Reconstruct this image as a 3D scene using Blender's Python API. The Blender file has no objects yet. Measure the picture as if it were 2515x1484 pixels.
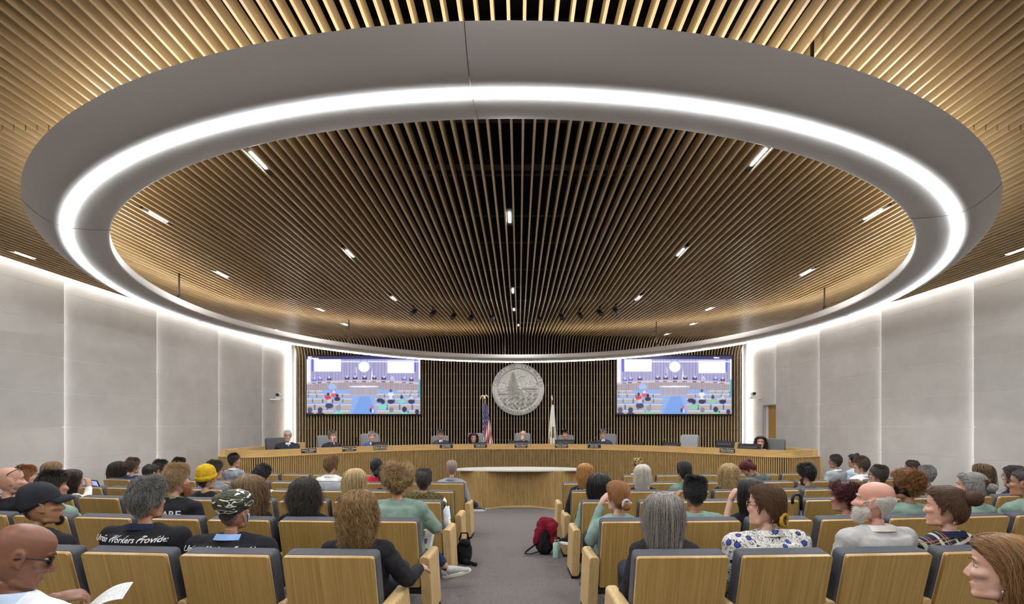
import bpy, bmesh, math, random
import numpy as np
from mathutils import Vector, Matrix, Euler, noise
from mathutils.bvhtree import BVHTree

random.seed(7); RNG = np.random.default_rng(7)
SC = bpy.context.scene; COL = SC.collection
PI = math.pi; R = math.radians
FPX, CX, CY = 1187.0, 1274.5, 1045.0        # the lens in pixels of the 2515 px frame, its axis in the frame
EYE = 1.65                                   # height of the lens
def zf(y): return 0.17 - 0.028*y             # the hall floor falls gently towards the dais
def at(x, y, d):                             # a sight line through the frame, taken to depth d
    return Vector(((x-CX)/FPX*d, d, EYE+(CY-y)/FPX*d))

# ------------------------------------------------------------------ mesh helpers
class MB:
    def __init__(s): s.v=[]; s.f=[]; s.m=[]; s.cur=0
    def add(s, vs, fs):
        b=len(s.v); s.v.extend([tuple(v) for v in vs]); s.f.extend([tuple(b+i for i in f) for f in fs]); s.m.extend([s.cur]*len(fs)); return s
    def box(s, lo, hi, M=None):
        x0,y0,z0=lo; x1,y1,z1=hi
        vs=[Vector(p) for p in ((x0,y0,z0),(x1,y0,z0),(x1,y1,z0),(x0,y1,z0),(x0,y0,z1),(x1,y0,z1),(x1,y1,z1),(x0,y1,z1))]
        if M: vs=[M@v for v in vs]
        return s.add(vs,[(3,2,1,0),(4,5,6,7),(0,1,5,4),(1,2,6,5),(2,3,7,6),(3,0,4,7)])
    def rbox(s, lo, hi, r, M=None, n=3, axis=1):
        """box whose outline across the given axis has rounded corners"""
        a=[i for i in range(3) if i!=axis]
        pts=[]
        for (sx,sy,a0) in ((1,1,0),(0,1,90),(0,0,180),(1,0,270)):
            cx=(hi if sx else lo)[a[0]]+(-r if sx else r); cy=(hi if sy else lo)[a[1]]+(-r if sy else r)
            for k in range(n+1):
                t=R(a0+90*k/n); pts.append((cx+r*math.cos(t), cy+r*math.sin(t)))
        vs=[]
        for q in (lo[axis],hi[axis]):
            for p in pts:
                w=[0,0,0]; w[a[0]],w[a[1]]=p; w[axis]=q; vs.append(Vector(w))
        if M: vs=[M@v for v in vs]
        N=len(pts); fs=[(i,(i+1)%N,N+(i+1)%N,N+i) for i in range(N)]
        fs+= [tuple(range(N))[::-1], tuple(range(N,2*N))]
        return s.add(vs,fs)
    def prism(s, pts, z0, z1, M=None):
        N=len(pts); vs=[Vector((p[0],p[1],z0)) for p in pts]+[Vector((p[0],p[1],z1)) for p in pts]
        if M: vs=[M@v for v in vs]
        return s.add(vs,[(i,(i+1)%N,N+(i+1)%N,N+i) for i in range(N)]+[tuple(range(N))[::-1],tuple(range(N,2*N))])
    def tube(s, pts, rad, n=8, caps=True, flat=1.0):
        pts=[Vector(p) for p in pts]; k=len(pts)
        if not hasattr(rad,'__len__'): rad=[rad]*k
        up=None; rings=[]
        for i,p in enumerate(pts):
            t=(pts[min(i+1,k-1)]-pts[max(i-1,0)]).normalized()
            if up is None:
                a=Vector((0,0,1)) if abs(t.z)<.9 else Vector((1,0,0)); up=(a-t*a.dot(t)).normalized()
            else:
                up=(up-t*up.dot(t)); up=up.normalized() if up.length>1e-6 else Vector((1,0,0))
            w=t.cross(up); rings.append([p+(up*math.cos(2*PI*j/n)*flat+w*math.sin(2*PI*j/n))*rad[i] for j in range(n)])
        vs=[v for r in rings for v in r]; fs=[]
        for i in range(k-1):
            for j in range(n):
                fs.append((i*n+j,i*n+(j+1)%n,(i+1)*n+(j+1)%n,(i+1)*n+j))
        if caps: fs+=[tuple(range(n))[::-1], tuple(range((k-1)*n,k*n))]
        return s.add(vs,fs)
    def cap(s, a, b, ra, rb, n=12):
        """tapered capsule with rounded ends"""
        a=Vector(a); b=Vector(b); t=(b-a); L=max(t.length,1e-5); t/=L
        P=[];Q=[]
        for k in range(4): th=PI/2*(k/4); P.append(a-t*ra*math.cos(th)); Q.append(max(ra*math.sin(th),ra*.05))
        P.append(a);Q.append(ra)
        P.append(b);Q.append(rb)
        for k in range(1,5): th=PI/2*(k/4); P.append(b+t*rb*math.sin(th)); Q.append(max(rb*math.cos(th),rb*.05))
        return s.tube(P,Q,n)
    def ell(s, c, r, M=None, nu=14, nv=9):
        c=Vector(c); vs=[]; fs=[]
        for i in range(nv+1):
            ph=PI*i/nv
            for j in range(nu):
                th=2*PI*j/nu; q=Vector((r[0]*math.sin(ph)*math.cos(th), r[1]*math.sin(ph)*math.sin(th), -r[2]*math.cos(ph)))
                if i in (0,nv): q+=Vector((math.cos(th),math.sin(th),0))*1e-4
                if M is not None: q=M@q
                vs.append(c+q)
        for i in range(nv):
            for j in range(nu): fs.append((i*nu+j,i*nu+(j+1)%nu,(i+1)*nu+(j+1)%nu,(i+1)*nu+j))
        fs+=[tuple(range(nu))[::-1],tuple(range(nv*nu,(nv+1)*nu))]
        return s.add(vs,fs)
    def rings(s, rows, closed=True, caps=True):
        n=len(rows[0]); vs=[v for r in rows for v in r]; fs=[]
        for i in range(len(rows)-1):
            for j in range(n if closed else n-1): fs.append((i*n+j,i*n+(j+1)%n,(i+1)*n+(j+1)%n,(i+1)*n+j))
        if caps and closed: fs+=[tuple(range(n))[::-1],tuple(range((len(rows)-1)*n,len(rows)*n))]
        return s.add(vs,fs)
    def lathe(s, prof, n=24, M=None):
        rows=[]
        for r,z in prof:
            row=[Vector((r*math.cos(2*PI*j/n),r*math.sin(2*PI*j/n),z)) for j in range(n)]
            rows.append([M@v for v in row] if M else row)
        return s.rings(rows)
    def mesh(s, name):
        me=bpy.data.meshes.new(name); me.from_pydata(s.v,[],s.f)
        if any(s.m): me.polygons.foreach_set('material_index', s.m)
        return me
    def build(s, name, mat, parent=None, smooth=False, loc=None):
        me=s.mesh(name)
        for m in (mat if isinstance(mat,(list,tuple)) else [mat]): me.materials.append(m)
        if smooth: me.polygons.foreach_set('use_smooth',[True]*len(me.polygons))
        o=bpy.data.objects.new(name,me); COL.objects.link(o)
        if parent: o.parent=parent
        if loc is not None: o.location=loc
        me.update(); return o

def fixn(o):
    bm=bmesh.new(); bm.from_mesh(o.data); bmesh.ops.recalc_face_normals(bm,faces=bm.faces); bm.to_mesh(o.data); bm.free(); return o
def bevel(o, w, seg=2):
    m=o.modifiers.new('bevel','BEVEL'); m.width=w; m.segments=seg; m.limit_method='ANGLE'; m.angle_limit=R(40); return o
def tag(o, label=None, cat=None, group=None, kind=None):
    if label: o['label']=label
    if cat: o['category']=cat
    if group: o['group']=group
    if kind: o['kind']=kind
    return o
def thing(name, label, cat, loc=(0,0,0), rotz=0, group=None):
    o=bpy.data.objects.new(name,None); COL.objects.link(o); o.empty_display_size=.1
    o.location=loc; o.rotation_euler=(0,0,rotz); return tag(o,label,cat,group)
def struct(o): o['kind']='structure'; return o
def copy_tree(o, parent=None):
    c=o.copy(); COL.objects.link(c)
    if parent: c.parent=parent
    for ch in o.children: copy_tree(ch,c)
    return c
def text_mb(body, size, font=None, align='CENTER', bold=0.0, shear=0.0, depth=0.0, spacing=1.0):
    cu=bpy.data.curves.new('t','FONT'); cu.body=body; cu.size=size; cu.align_x=align; cu.align_y='CENTER'
    cu.offset=bold; cu.shear=shear; cu.extrude=depth; cu.resolution_u=3; cu.space_character=spacing
    o=bpy.data.objects.new('t',cu); COL.objects.link(o)
    me=o.to_mesh(); vs=[tuple(v.co) for v in me.vertices]; fs=[tuple(p.vertices) for p in me.polygons]
    o.to_mesh_clear(); bpy.data.objects.remove(o); bpy.data.curves.remove(cu)
    m=MB(); m.add(vs,fs); return m

# ------------------------------------------------------------------ materials
def lin(c):
    if isinstance(c,str): c=[int(c[i:i+2],16) for i in (0,2,4)]
    return tuple(((v/255)/12.92 if v/255<=.04045 else ((v/255+.055)/1.055)**2.4) for v in c)+(1,)
MATS={}
def newmat(name):
    m=bpy.data.materials.new(name); m.use_nodes=True; nt=m.node_tree; b=nt.nodes['Principled BSDF']; return m,nt,b
def plain(c, rough=.6, metal=0., key=None, sheen=0., spec=.5):
    k=key or ('p',str(c),rough,metal)
    if k in MATS: return MATS[k]
    m,nt,b=newmat('surface'); b.inputs['Base Color'].default_value=lin(c); b.inputs['Roughness'].default_value=rough
    b.inputs['Metallic'].default_value=metal; b.inputs['Specular IOR Level'].default_value=spec
    MATS[k]=m; return m
def emit(c, s):
    m,nt,b=newmat('light'); b.inputs['Base Color'].default_value=lin(c)
    b.inputs['Emission Color'].default_value=lin(c); b.inputs['Emission Strength'].default_value=s; return m
def noisecol(nt, b, c1, c2, scale, detail=2, coord='Object', stretch=(1,1,1), contrast=(.35,.65), rnd=False):
    tc=nt.nodes.new('ShaderNodeTexCoord'); mp=nt.nodes.new('ShaderNodeMapping'); mp.inputs['Scale'].default_value=stretch
    nt.links.new(tc.outputs[coord],mp.inputs['Vector'])
    if rnd:
        oi=nt.nodes.new('ShaderNodeObjectInfo'); ml=nt.nodes.new('ShaderNodeMath'); ml.operation='MULTIPLY'; ml.inputs[1].default_value=37
        nt.links.new(oi.outputs['Random'],ml.inputs[0]); nt.links.new(ml.outputs[0],mp.inputs['Location'])
    nz=nt.nodes.new('ShaderNodeTexNoise'); nz.inputs['Scale'].default_value=scale; nz.inputs['Detail'].default_value=detail
    nt.links.new(mp.outputs[0],nz.inputs['Vector'])
    cr=nt.nodes.new('ShaderNodeValToRGB'); cr.color_ramp.elements[0].position=contrast[0]; cr.color_ramp.elements[1].position=contrast[1]
    cr.color_ramp.elements[0].color=lin(c1); cr.color_ramp.elements[1].color=lin(c2)
    nt.links.new(nz.outputs['Fac'],cr.inputs['Fac']); nt.links.new(cr.outputs['Color'],b.inputs['Base Color'])
    return nz,cr,mp
def bump(nt,b,src,strength=.2,dist=.01):
    bp=nt.nodes.new('ShaderNodeBump'); bp.inputs['Strength'].default_value=strength; bp.inputs['Distance'].default_value=dist
    nt.links.new(src,bp.inputs['Height']); nt.links.new(bp.outputs['Normal'],b.inputs['Normal'])
def wood(c1,c2,stretch,scale=1.0,rough=.45,rnd=True):
    m,nt,b=newmat('oak'); noisecol(nt,b,c1,c2,scale,4,'Object',stretch,(.3,.7),rnd); b.inputs['Roughness'].default_value=rough; return m
def cloth(c, c2=None, rough=.9, scale=9, bumps=.35):
    k=('c',str(c),str(c2),scale)
    if k in MATS: return MATS[k]
    m,nt,b=newmat('fabric'); c=[int(c[i:i+2],16) for i in (0,2,4)] if isinstance(c,str) else c
    c2=c2 or [min(255,int(v*1.12+3)) for v in c]
    nz,_,_=noisecol(nt,b,c,c2,scale,3); b.inputs['Roughness'].default_value=rough; b.inputs['Specular IOR Level'].default_value=.2
    bump(nt,b,nz.outputs['Fac'],bumps,.03); MATS[k]=m; return m
def skinmat(c):
    k=('s',str(c))
    if k in MATS: return MATS[k]
    m,nt,b=newmat('skin'); c=[int(c[i:i+2],16) for i in (0,2,4)] if isinstance(c,str) else c
    g=sum(c)/3; c=[int(v*.86+g*.14) for v in c]; c2=[min(255,int(c[0]*1.03)),int(c[1]*.93),int(c[2]*.92)]
    noisecol(nt,b,c,c2,14,3,contrast=(.3,.8)); b.inputs['Roughness'].default_value=.45; b.inputs['Specular IOR Level'].default_value=.4
    MATS[k]=m; return m
def hairmat(c1,c2,rough=.42):
    k=('h',str(c1),str(c2))
    if k in MATS: return MATS[k]
    m,nt,b=newmat('hair'); hi=nt.nodes.new('ShaderNodeHairInfo'); cr=nt.nodes.new('ShaderNodeValToRGB')
    cr.color_ramp.elements[0].color=lin(c1); cr.color_ramp.elements[1].color=lin(c2)
    nt.links.new(hi.outputs['Random'],cr.inputs['Fac']); nt.links.new(cr.outputs['Color'],b.inputs['Base Color'])
    b.inputs['Roughness'].default_value=rough; b.inputs['Specular IOR Level'].default_value=.45; MATS[k]=m; return m
def vcol(name='Col', em=0.0, rough=.6):
    m,nt,b=newmat('picture'); a=nt.nodes.new('ShaderNodeAttribute'); a.attribute_name=name
    nt.links.new(a.outputs['Color'],b.inputs['Base Color']); b.inputs['Roughness'].default_value=rough
    if em: nt.links.new(a.outputs['Color'],b.inputs['Emission Color']); b.inputs['Emission Strength'].default_value=em; b.inputs['Base Color'].default_value=(.02,.02,.02,1); nt.links.remove(b.inputs['Base Color'].links[0])
    return m
# ------------------------------------------------------------------ light levels
E_RING, E_UP, E_WASH, E_SEAM, E_CORNER, E_DOWN, E_SCREEN = 30.0, 10.0, 9.0, 6.0, 18.0, 760.0, .52
OAK_SLAT=wood('bca074','dcc49c',(14,.5,14),1.6,.36,False)
OAK_SLAT.node_tree.nodes['Principled BSDF'].inputs['Specular IOR Level'].default_value=.85
OAK_WALL=wood('bd9f72','d8bd92',(14,14,.5),1.6,.5,False)
OAK=wood('a58246','c19e5c',(60,1,.9),2.0,.42)
OAK_LT=wood('c8a468','e0c08a',(60,20,.9),2.0,.38)
OAK_BAND=wood('bd985c','d2ae74',(2,2,30),2.0,.42)
OAK_PODIUM=wood('a8854f','c4a268',(30,30,1.5),2.0,.5,False)
BLACK=plain('0e0d0f',.9,spec=.2); DARK=plain('1a191c',.6); PIPE=plain('242428',.5)
GREYM=plain('bdb7b2',.55,key='ringpaint')
# ------------------------------------------------------------------ floor
def carpet():
    m,nt,b=newmat('carpet'); nz,cr,mp=noisecol(nt,b,'565150','8d8683',260,3,contrast=(.38,.62)); b.inputs['Roughness'].default_value=.95
    b.inputs['Specular IOR Level'].default_value=.1; bump(nt,b,nz.outputs['Fac'],.5,.004); return m
mb=MB()
ys=[-3.2,0,4,8,15.6]
for i in range(4):
    a,c=ys[i],ys[i+1]
    mb.add([(-7.6,a,zf(a)),(7.6,a,zf(a)),(7.6,c,zf(c)),(-7.6,c,zf(c))],[(0,1,2,3)])
b0=len(mb.v)
mb.add([(-7.6,-3.2,-.6),(7.6,-3.2,-.6),(7.6,15.6,-.6),(-7.6,15.6,-.6)],[(3,2,1,0)])
struct(mb.build('floor',carpet()))

# ------------------------------------------------------------------ slatted ceiling, flat then rising to a cove and down the end wall
ZC=EYE+2.28; YK=8.73; YB=15.12; PITCH=.0896; SW=.0185; SD=.09
RC=.62
slope=.068
def ceil_z(y): return ZC if y<YK else ZC+slope*(y-YK)
# cove centre: tangent to the sloped run and to the vertical run
ang=math.atan(slope); Y1=YB-RC-.02
yc_=YB-RC; zc_=ceil_z(Y1)-RC
cove=[(yc_+RC*math.sin(t),zc_+RC*math.cos(t)) for t in np.linspace(-ang*0+.05,PI/2,11)]
segs=[[(-3.0,ZC),(.6,ZC)],[(.608,ZC),(3.73,ZC)],[(3.738,ZC),(5.80,ZC)],[(5.808,ZC),(6.77,ZC)],[(6.778,ZC),(YK,ZC)],
      [(YK+.006,ZC),(10.9,ceil_z(10.9))],[(10.908,ceil_z(10.908)),(12.7,ceil_z(12.7))],[(12.708,ceil_z(12.708)),(Y1,ceil_z(Y1))]+cove]
def sweep(mb,x,path,w,dep):
    k=len(path); vs=[]
    for i,(y,z) in enumerate(path):
        a=path[max(i-1,0)]; b=path[min(i+1,k-1)]
        ty,tz=b[0]-a[0],b[1]-a[1]; L=math.hypot(ty,tz); ny,nz=-tz/L,ty/L      # away from the room
        vs+=[(x-w/2,y,z),(x+w/2,y,z),(x+w/2,y+ny*dep,z+nz*dep),(x-w/2,y+ny*dep,z+nz*dep)]
    fs=[(3,2,1,0),tuple(range(4*k-4,4*k))]
    for i in range(k-1):
        for j in range(4): fs.append((4*i+j,4*i+(j+1)%4,4*i+4+(j+1)%4,4*i+4+j))
    mb.add(vs,fs)
XS=[(i+.35)*PITCH for i in range(-78,78)]
mb=MB()
for x in XS:
    for p in segs: sweep(mb,x,p,SW,SD)
struct(fixn(mb.build('ceiling',OAK_SLAT)))
mb=MB()
for x in XS:
    zt=cove[-1][1]
    for a,b in ((zt-.004,2.62),(2.614,1.5),(1.494,.2)):
        mb.box((x-SW/2,YB,b),(x+SW/2,YB+SD,a))
struct(mb.build('wall_back',OAK_WALL))
# black backing above and behind, with cross rails, ducts
mb=MB(); mb.box((-7.9,-3.2,ZC+.62),(7.9,16,ZC+.7)); mb.box((-7.05,YB+.13,-.4),(7.05,YB+.2,ZC+1.2)); mb.box((-7.9,8.7,ZC+1.1),(7.9,16,ZC+1.2))
struct(mb.build('ceiling_slab',BLACK))
mb=MB()
for y in (-1.4,-.2,1.2,2.63,2.98,4.6,5.5,6.3,7.4,8.3,9.4,10.4,11.4,12.4,13.4):
    z=ceil_z(y)+SD+.02; mb.tube([(-7.1,y,z),(7.1,y,z)],.016,8)
for z in (.5,.85,1.18,1.52,1.86,2.2,2.55,2.9,3.25,3.6): mb.box((-7.0,YB+SD+.003,z),(7.0,YB+SD+.02,z+.018))
for y,z in ((2.2,ZC+.34),(3.3,ZC+.4),(4.1,ZC+.36),(5.0,ZC+.42)): mb.box((-6.5,y,z),(6.5,y+.12,z+.1))
struct(mb.build('trim_1',PIPE))

# ------------------------------------------------------------------ side walls of overlapping panels, lit from slots
W=7.2
YSEAM=[-3.1,-2.0,-.15,1.8,3.75,5.70,7.65,9.60,11.57,13.54,15.3]
ZROW=[EYE+z for z in (-2.2,-1.6,-1.07,-.535,-.026,.509,1.063,1.592,2.11,2.62)]
WALLM,nt_,b_=newmat('wall panel'); noisecol(nt_,b_,'bcb5ae','c4bdb6',3,3); b_.inputs['Roughness'].default_value=.7
JOINT=plain('d8d4cf',.7)
LED=emit('f6fbff',E_SEAM); LEDW=emit('f8fcff',E_WASH); LEDC=emit('f8fcff',E_CORNER)
for side,nm in ((-1,'wall_left'),(1,'wall_right')):
    mb=MB()
    for k in range(len(YSEAM)-1):
        y0,y1=YSEAM[k],YSEAM[k+1]
        for r in range(len(ZROW)-1):
            z0,z1=ZROW[r]+.003,ZROW[r+1]-.003
            spans=[(y0+.001,y1)]
            if side>0 and k==len(YSEAM)-2:
                if z1<EYE+.58: spans=[(y0+.001,13.60),(14.26,y1)]
                elif z0<EYE+.58:
                    for a,b in ((13.60,14.26),):
                        for (p0,p1,q0) in ((y0+.001,13.60,z0),(14.26,y1,z0),(13.60,14.26,EYE+.58)):
                            xa=lambda y:W+.055*(1-(y-y0)/(y1-y0))
                            mb.add([(side*xa(p0),p0,q0),(side*xa(p1),p1,q0),(side*xa(p1),p1,z1),(side*xa(p0),p0,z1),
                                    (side*(xa(p0)+.03),p0,q0),(side*(xa(p1)+.03),p1,q0),(side*(xa(p1)+.03),p1,z1),(side*(xa(p0)+.03),p0,z1)],
                                   [(0,1,2,3),(7,6,5,4),(0,3,7,4),(1,5,6,2),(3,2,6,7),(0,4,5,1)])
                    continue
            for a,b in spans:
                xa=lambda y:W+.055*(1-(y-y0)/(y1-y0))
                mb.add([(side*xa(a),a,z0),(side*xa(b),b,z0),(side*xa(b),b,z1),(side*xa(a),a,z1),
                        (side*(xa(a)+.03),a,z0),(side*(xa(b)+.03),b,z0),(side*(xa(b)+.03),b,z1),(side*(xa(a)+.03),a,z1)],
                       [(0,1,2,3),(7,6,5,4),(0,3,7,4),(1,5,6,2),(3,2,6,7),(0,4,5,1)])
    mb.cur=1
    for k in range(len(YSEAM)-1):
        y0,y1=YSEAM[k],YSEAM[k+1]
        for z in ZROW[1:-1]:
            spans=[(y0+.001,y1)] if not (side>0 and k==len(YSEAM)-2 and z<EYE+.58) else [(y0+.001,13.60),(14.26,y1)]
            for a,b in spans:
                xa=lambda y:W+.0035+.055*(1-(y-y0)/(y1-y0))
                mb.add([(side*xa(a),a,z-.0028),(side*xa(b),b,z-.0028),(side*xa(b),b,z+.0028),(side*xa(a),a,z+.0028)],[(0,1,2,3)])
    X0,X1=(W+.087,W+.16)
    if side<0: mb.box((-X1,-3.2,-.5),(-X0,15.6,ZC+.72))
    else:
        mb.box((X0,-3.2,-.5),(X1,13.60,ZC+.72)); mb.box((X0,14.26,-.5),(X1,15.6,ZC+.72)); mb.box((X0,13.60,EYE+.58),(X1,14.26,ZC+.72))
    w=struct(fixn(mb.build(nm,[WALLM,JOINT])))
    ml=MB()
    for k in range(1,len(YSEAM)-1):
        y=YSEAM[k]; ml.add([(side*(W+.004),y+.0015,-.3),(side*(W+.028),y+.0015,-.3),(side*(W+.028),y+.0015,ZC+.25),(side*(W+.004),y+.0015,ZC+.25)],[(0,1,2,3)])
    ml.build('seam_light',LED,w)
    ml=MB(); xs=side*7.09
    ml.box((min(xs,xs+side*.05),-2.8,ZC+.13),(max(xs,xs+side*.05),15.0,ZC+.155)); ml.build('slot_light',LEDW,w)
    ml=MB(); x=side*7.03; ml.add([(x,YB+.03,.2),(x,YB+.10,.2),(x,YB+.10,ZC+.2),(x,YB+.03,ZC+.2)],[(0,1,2,3)]); ml.build('corner_light',LEDC,w)
mb=MB(); mb.box((-7.6,-3.3,-.6),(7.6,-3.2,ZC+.7)); struct(mb.build('wall_rear',plain('a8a39e',.8)))
mb=MB(); mb.box((-7.5,15.62,-.6),(-6.9,15.7,ZC+.7)); mb.box((6.9,15.62,-.6),(7.5,15.7,ZC+.7)); struct(mb.build('wall_end',plain('cfcac4',.8)))
# door in the right wall
mb=MB(); mb.box((W+.17,13.56,-.3),(W+.21,14.30,EYE+.6)); d=struct(mb.build('door_1',wood('9c7036','b58845',(20,20,1),2,.45)))
mb=MB(); mb.box((W+.0,14.262,-.3),(W+.17,14.30,EYE+.6)); mb.box((W+.02,13.56,EYE+.581),(W+.17,14.262,EYE+.61)); mb.build('door_frame',plain('9a9a99',.4),d)

# ------------------------------------------------------------------ the ring
ring=thing('suspended_ring_light','huge grey ring under the slatted ceiling with a glowing white strip below','ceiling light',(-.06,7.87,EYE))
NR=192
def revolve(prof,a0=0,n=NR,closed=False):
    rows=[]
    for i in range(n):
        a=2*PI*i/n; rows.append([Vector((r*math.cos(a),r*math.sin(a),z)) for r,z in prof])
    vs=[v for r in rows for v in r]; k=len(prof); fs=[]
    for i in range(n):
        for j in range(k if closed else k-1):
            fs.append((i*k+j,((i+1)%n)*k+j,((i+1)%n)*k+(j+1)%k,i*k+(j+1)%k))
    return vs,fs
outer=[(5.61,1.895)]+[(5.366+.244*(1-t)**1.0, 1.738+.152*(1-t)**1.8) for t in np.linspace(.04,1,10)]
inner=[(5.310,1.738),(5.25,1.744),(5.18,1.756),(5.11,1.772),(5.06,1.785),(5.044,1.793),(5.04,1.805),(5.04,1.885),(5.045,1.893)]
prof=outer+[(5.363,1.752),(5.313,1.752)]+inner+[(5.09,1.893),(5.09,1.86),(5.20,1.86),(5.20,1.906),(5.24,1.906),(5.26,1.893),(5.60,1.893)]
mb=MB(); v,f=revolve(prof,closed=True); mb.add(v,f); mb.cur=1
for k in range(8):
    a=R(-92+45*k); pts=[Vector(((r+ (.0005))*math.cos(a),r*math.sin(a),z-.0005)) for r,z in outer]; mb.tube(pts,.0022,4)
    pts=[Vector((r*math.cos(a),r*math.sin(a),z-.0005)) for r,z in inner[:-2]]; mb.tube(pts,.0022,4)
o=mb.build('housing',[GREYM,plain('5d5855',.6)],ring,True); fixn(o); o.modifiers.new('e','EDGE_SPLIT').split_angle=R(50)
mb=MB(); v,f=revolve([(5.360,1.748),(5.358,1.730),(5.350,1.721),(5.338,1.718),(5.326,1.721),(5.318,1.730),(5.316,1.748)]); mb.add(v,f)
fixn(mb.build('diffuser',emit('f0f9ff',E_RING),ring,True))
mb=MB(); v,f=revolve([(5.105,1.872),(5.185,1.872)]); mb.add(v,f); mb.build('uplight',emit('fff6e6',E_UP),ring)
for px,y0,y1 in ((440,680,745),(857,785,850),(1612,792,857),(2025,705,770),(1240,850,876)):
    # rods stand on the ring's crown
    a=(px-CX)/FPX; A=1+a*a; B=-2*(a*(-.06)+7.87); C_=.06**2+7.87**2-5.12**2
    d=(-B+math.sqrt(B*B-4*A*C_))/(2*A); x=a*d
    m=MB(); m.tube([(x+.06,d-7.87,1.88),(x+.06,d-7.87,1.97)],.022,10); m.tube([(x+.06,d-7.87,1.95),(x+.06,d-7.87,ceil_z(d)-EYE+.35)],.011,8)
    m.build('hanger_rod',DARK,ring,True)
for a in range(20,340,40):
    if 60<a<130: continue
    aa=R(a-90); x,y=5.3*math.cos(aa),5.3*math.sin(aa)
    if y>-2.5 : continue
    m=MB(); m.tube([(x,y,1.88),(x,y,2.6)],.011,8); m.build('hanger_rod',DARK,ring,True)

# ------------------------------------------------------------------ slim strip lights between the slats
FIX=[(634,398,'inside the ring, front left, above the grey ring edge'),(384,535,'inside the ring beside its left inner edge'),(549,676,'midway along the left half inside the ring'),
 (856,625,'in the dark slats left of the middle'),(968,735,'just left of the left row of spotlights'),(565,783,'low left, above the ring near the left rod'),
 (685,812,'far left above the left screen'),(793,762,'left of the spotlights in the bright band'),(853,798,'beside the rod above the left screen'),(1258,537,'alone in the dark middle of the ceiling'),
 (1264,716,'on the middle line, nearest the row of spotlights'),(1267,762,'on the middle line between the spotlights'),(1270,800,'on the middle line just before the cove'),
 (1875,390,'inside the ring, front right, bright LEDs showing'),(2142,529,'inside the ring beside its right inner edge'),(1668,622,'in the dark slats right of the middle'),
 (1983,671,'midway along the right half inside the ring'),(1564,734,'just right of the right row of spotlights'),(1985,779,'low right, above the ring near the right rod'),
 (1745,760,'right of the spotlights in the bright band'),(1697,797,'beyond the bright band, right of the middle'),(1862,812,'far right above the right screen'),(1635,822,'beside the rod above the right screen'),
 (57,629,'outside the ring by the left wall'),(2488,619,'outside the ring by the right wall')]
lens=emit('fcfdff',E_DOWN); lens_dim=emit('fcfdff',E_DOWN*.14)
def gapx(x):
    i=round(x/PITCH-.85); return (i+.85)*PITCH
def fixture_at(x,y,label):
    t=thing('strip_downlight',label,'ceiling light',(gapx(x),y,ceil_z(y)),0,'strip lights between the slats')
    t.rotation_euler=(math.atan(slope) if y>YK else 0,0,0)
    m=MB(); m.box((-.03,-.22,.01),(.03,.22,.05)); m.build('housing',DARK,t)
    m=MB(); m.add([(-.010,-.13,.0085),(-.010,.13,.0085),(.010,.13,.0085),(.010,-.13,.0085)],[(0,1,2,3)]); m.build('lens',lens if abs(x)<5.6 else lens_dim,t)
for x,y,l in FIX:
    k=(CY-y)/FPX; d=2.28/k
    if d>YK: d=1.686/(k-slope)
    fixture_at((x-CX)/FPX*d,min(d,14.2),'slim strip light between ceiling slats, '+l)
n_=0
for y in (-2.2,-.7,.9):
    for x in (-5.2,-2.6,0,2.6,5.2):
        n_+=1; fixture_at(x,y,'slim strip light between ceiling slats at the rear of the hall')
# spotlights aimed at the dais
for i,(x,y) in enumerate(((1017,757),(1062,760),(1111,767),(1158,770),(1214,771),(1322,775),(1378,768),(1424,764),(1473,758),(1517,752))):
    k=(CY-y)/FPX; d=1.686/(k-slope)-.15; d=max(9.3,min(d,12.5)); p=at(x,y,d)
    which=['leftmost','second from left','third from left','fourth from left','fifth from left','fifth from right','fourth from right','third from right','second from right','rightmost'][i]
    t=thing('track_spotlight','black spotlight hanging under the slats, %s of the ten'%which,'spotlight',(gapx(p.x),d,ceil_z(d)),0,'black spotlights above the dais')
    Mt=Matrix.Translation((0,0,-.11))@Matrix.Rotation(R(-62),4,'X')@Matrix.Rotation(R((x-1270)*-.04),4,'Y')
    m=MB(); m.lathe([(.0,-.13),(.042,-.13),(.046,-.11),(.046,.09),(.038,.11),(0,.115)],16,Mt); m.build('barrel',DARK,t,True)
    m=MB(); m.tube([(0,0,.05),(0,0,-.1)],.012,8); m.build('stem',DARK,t)
    m=MB(); m.lathe([(0,-.128),(.036,-.131)],16,Mt); m.build('glass',plain('3a3a40',.1),t)
# ------------------------------------------------------------------ county seal on the end wall
SEALC=at(1272.5,956.6,YB-.06); SR=.815
seal=thing('county_seal','round silver county seal with trees and hills relief on the slatted wall','seal',(SEALC.x,YB-.008,SEALC.z))
m_al,nt,b=newmat('brushed metal'); nz,cr,mp=noisecol(nt,b,'a9a49d','bdb8b0',30,3); b.inputs['Metallic'].default_value=.35; b.inputs['Roughness'].default_value=.42
ROTX=Matrix.Rotation(PI/2,4,'X')
mb=MB(); prof=[(SR*.79,.0),(SR*.79,.062),(SR*.805,.068),(SR*.97,.068),(SR*.995,.06),(SR,.045),(SR,.0),(SR*.79,.0)]
rows=[]
for r,z in prof: rows.append([ROTX@Vector((r*math.cos(2*PI*j/96),r*math.sin(2*PI*j/96),z)) for j in range(96)])
mb.rings(rows,caps=False); o=fixn(mb.build('rim',m_al,seal,True)); o.modifiers.new('e','EDGE_SPLIT').split_angle=R(40)
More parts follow.
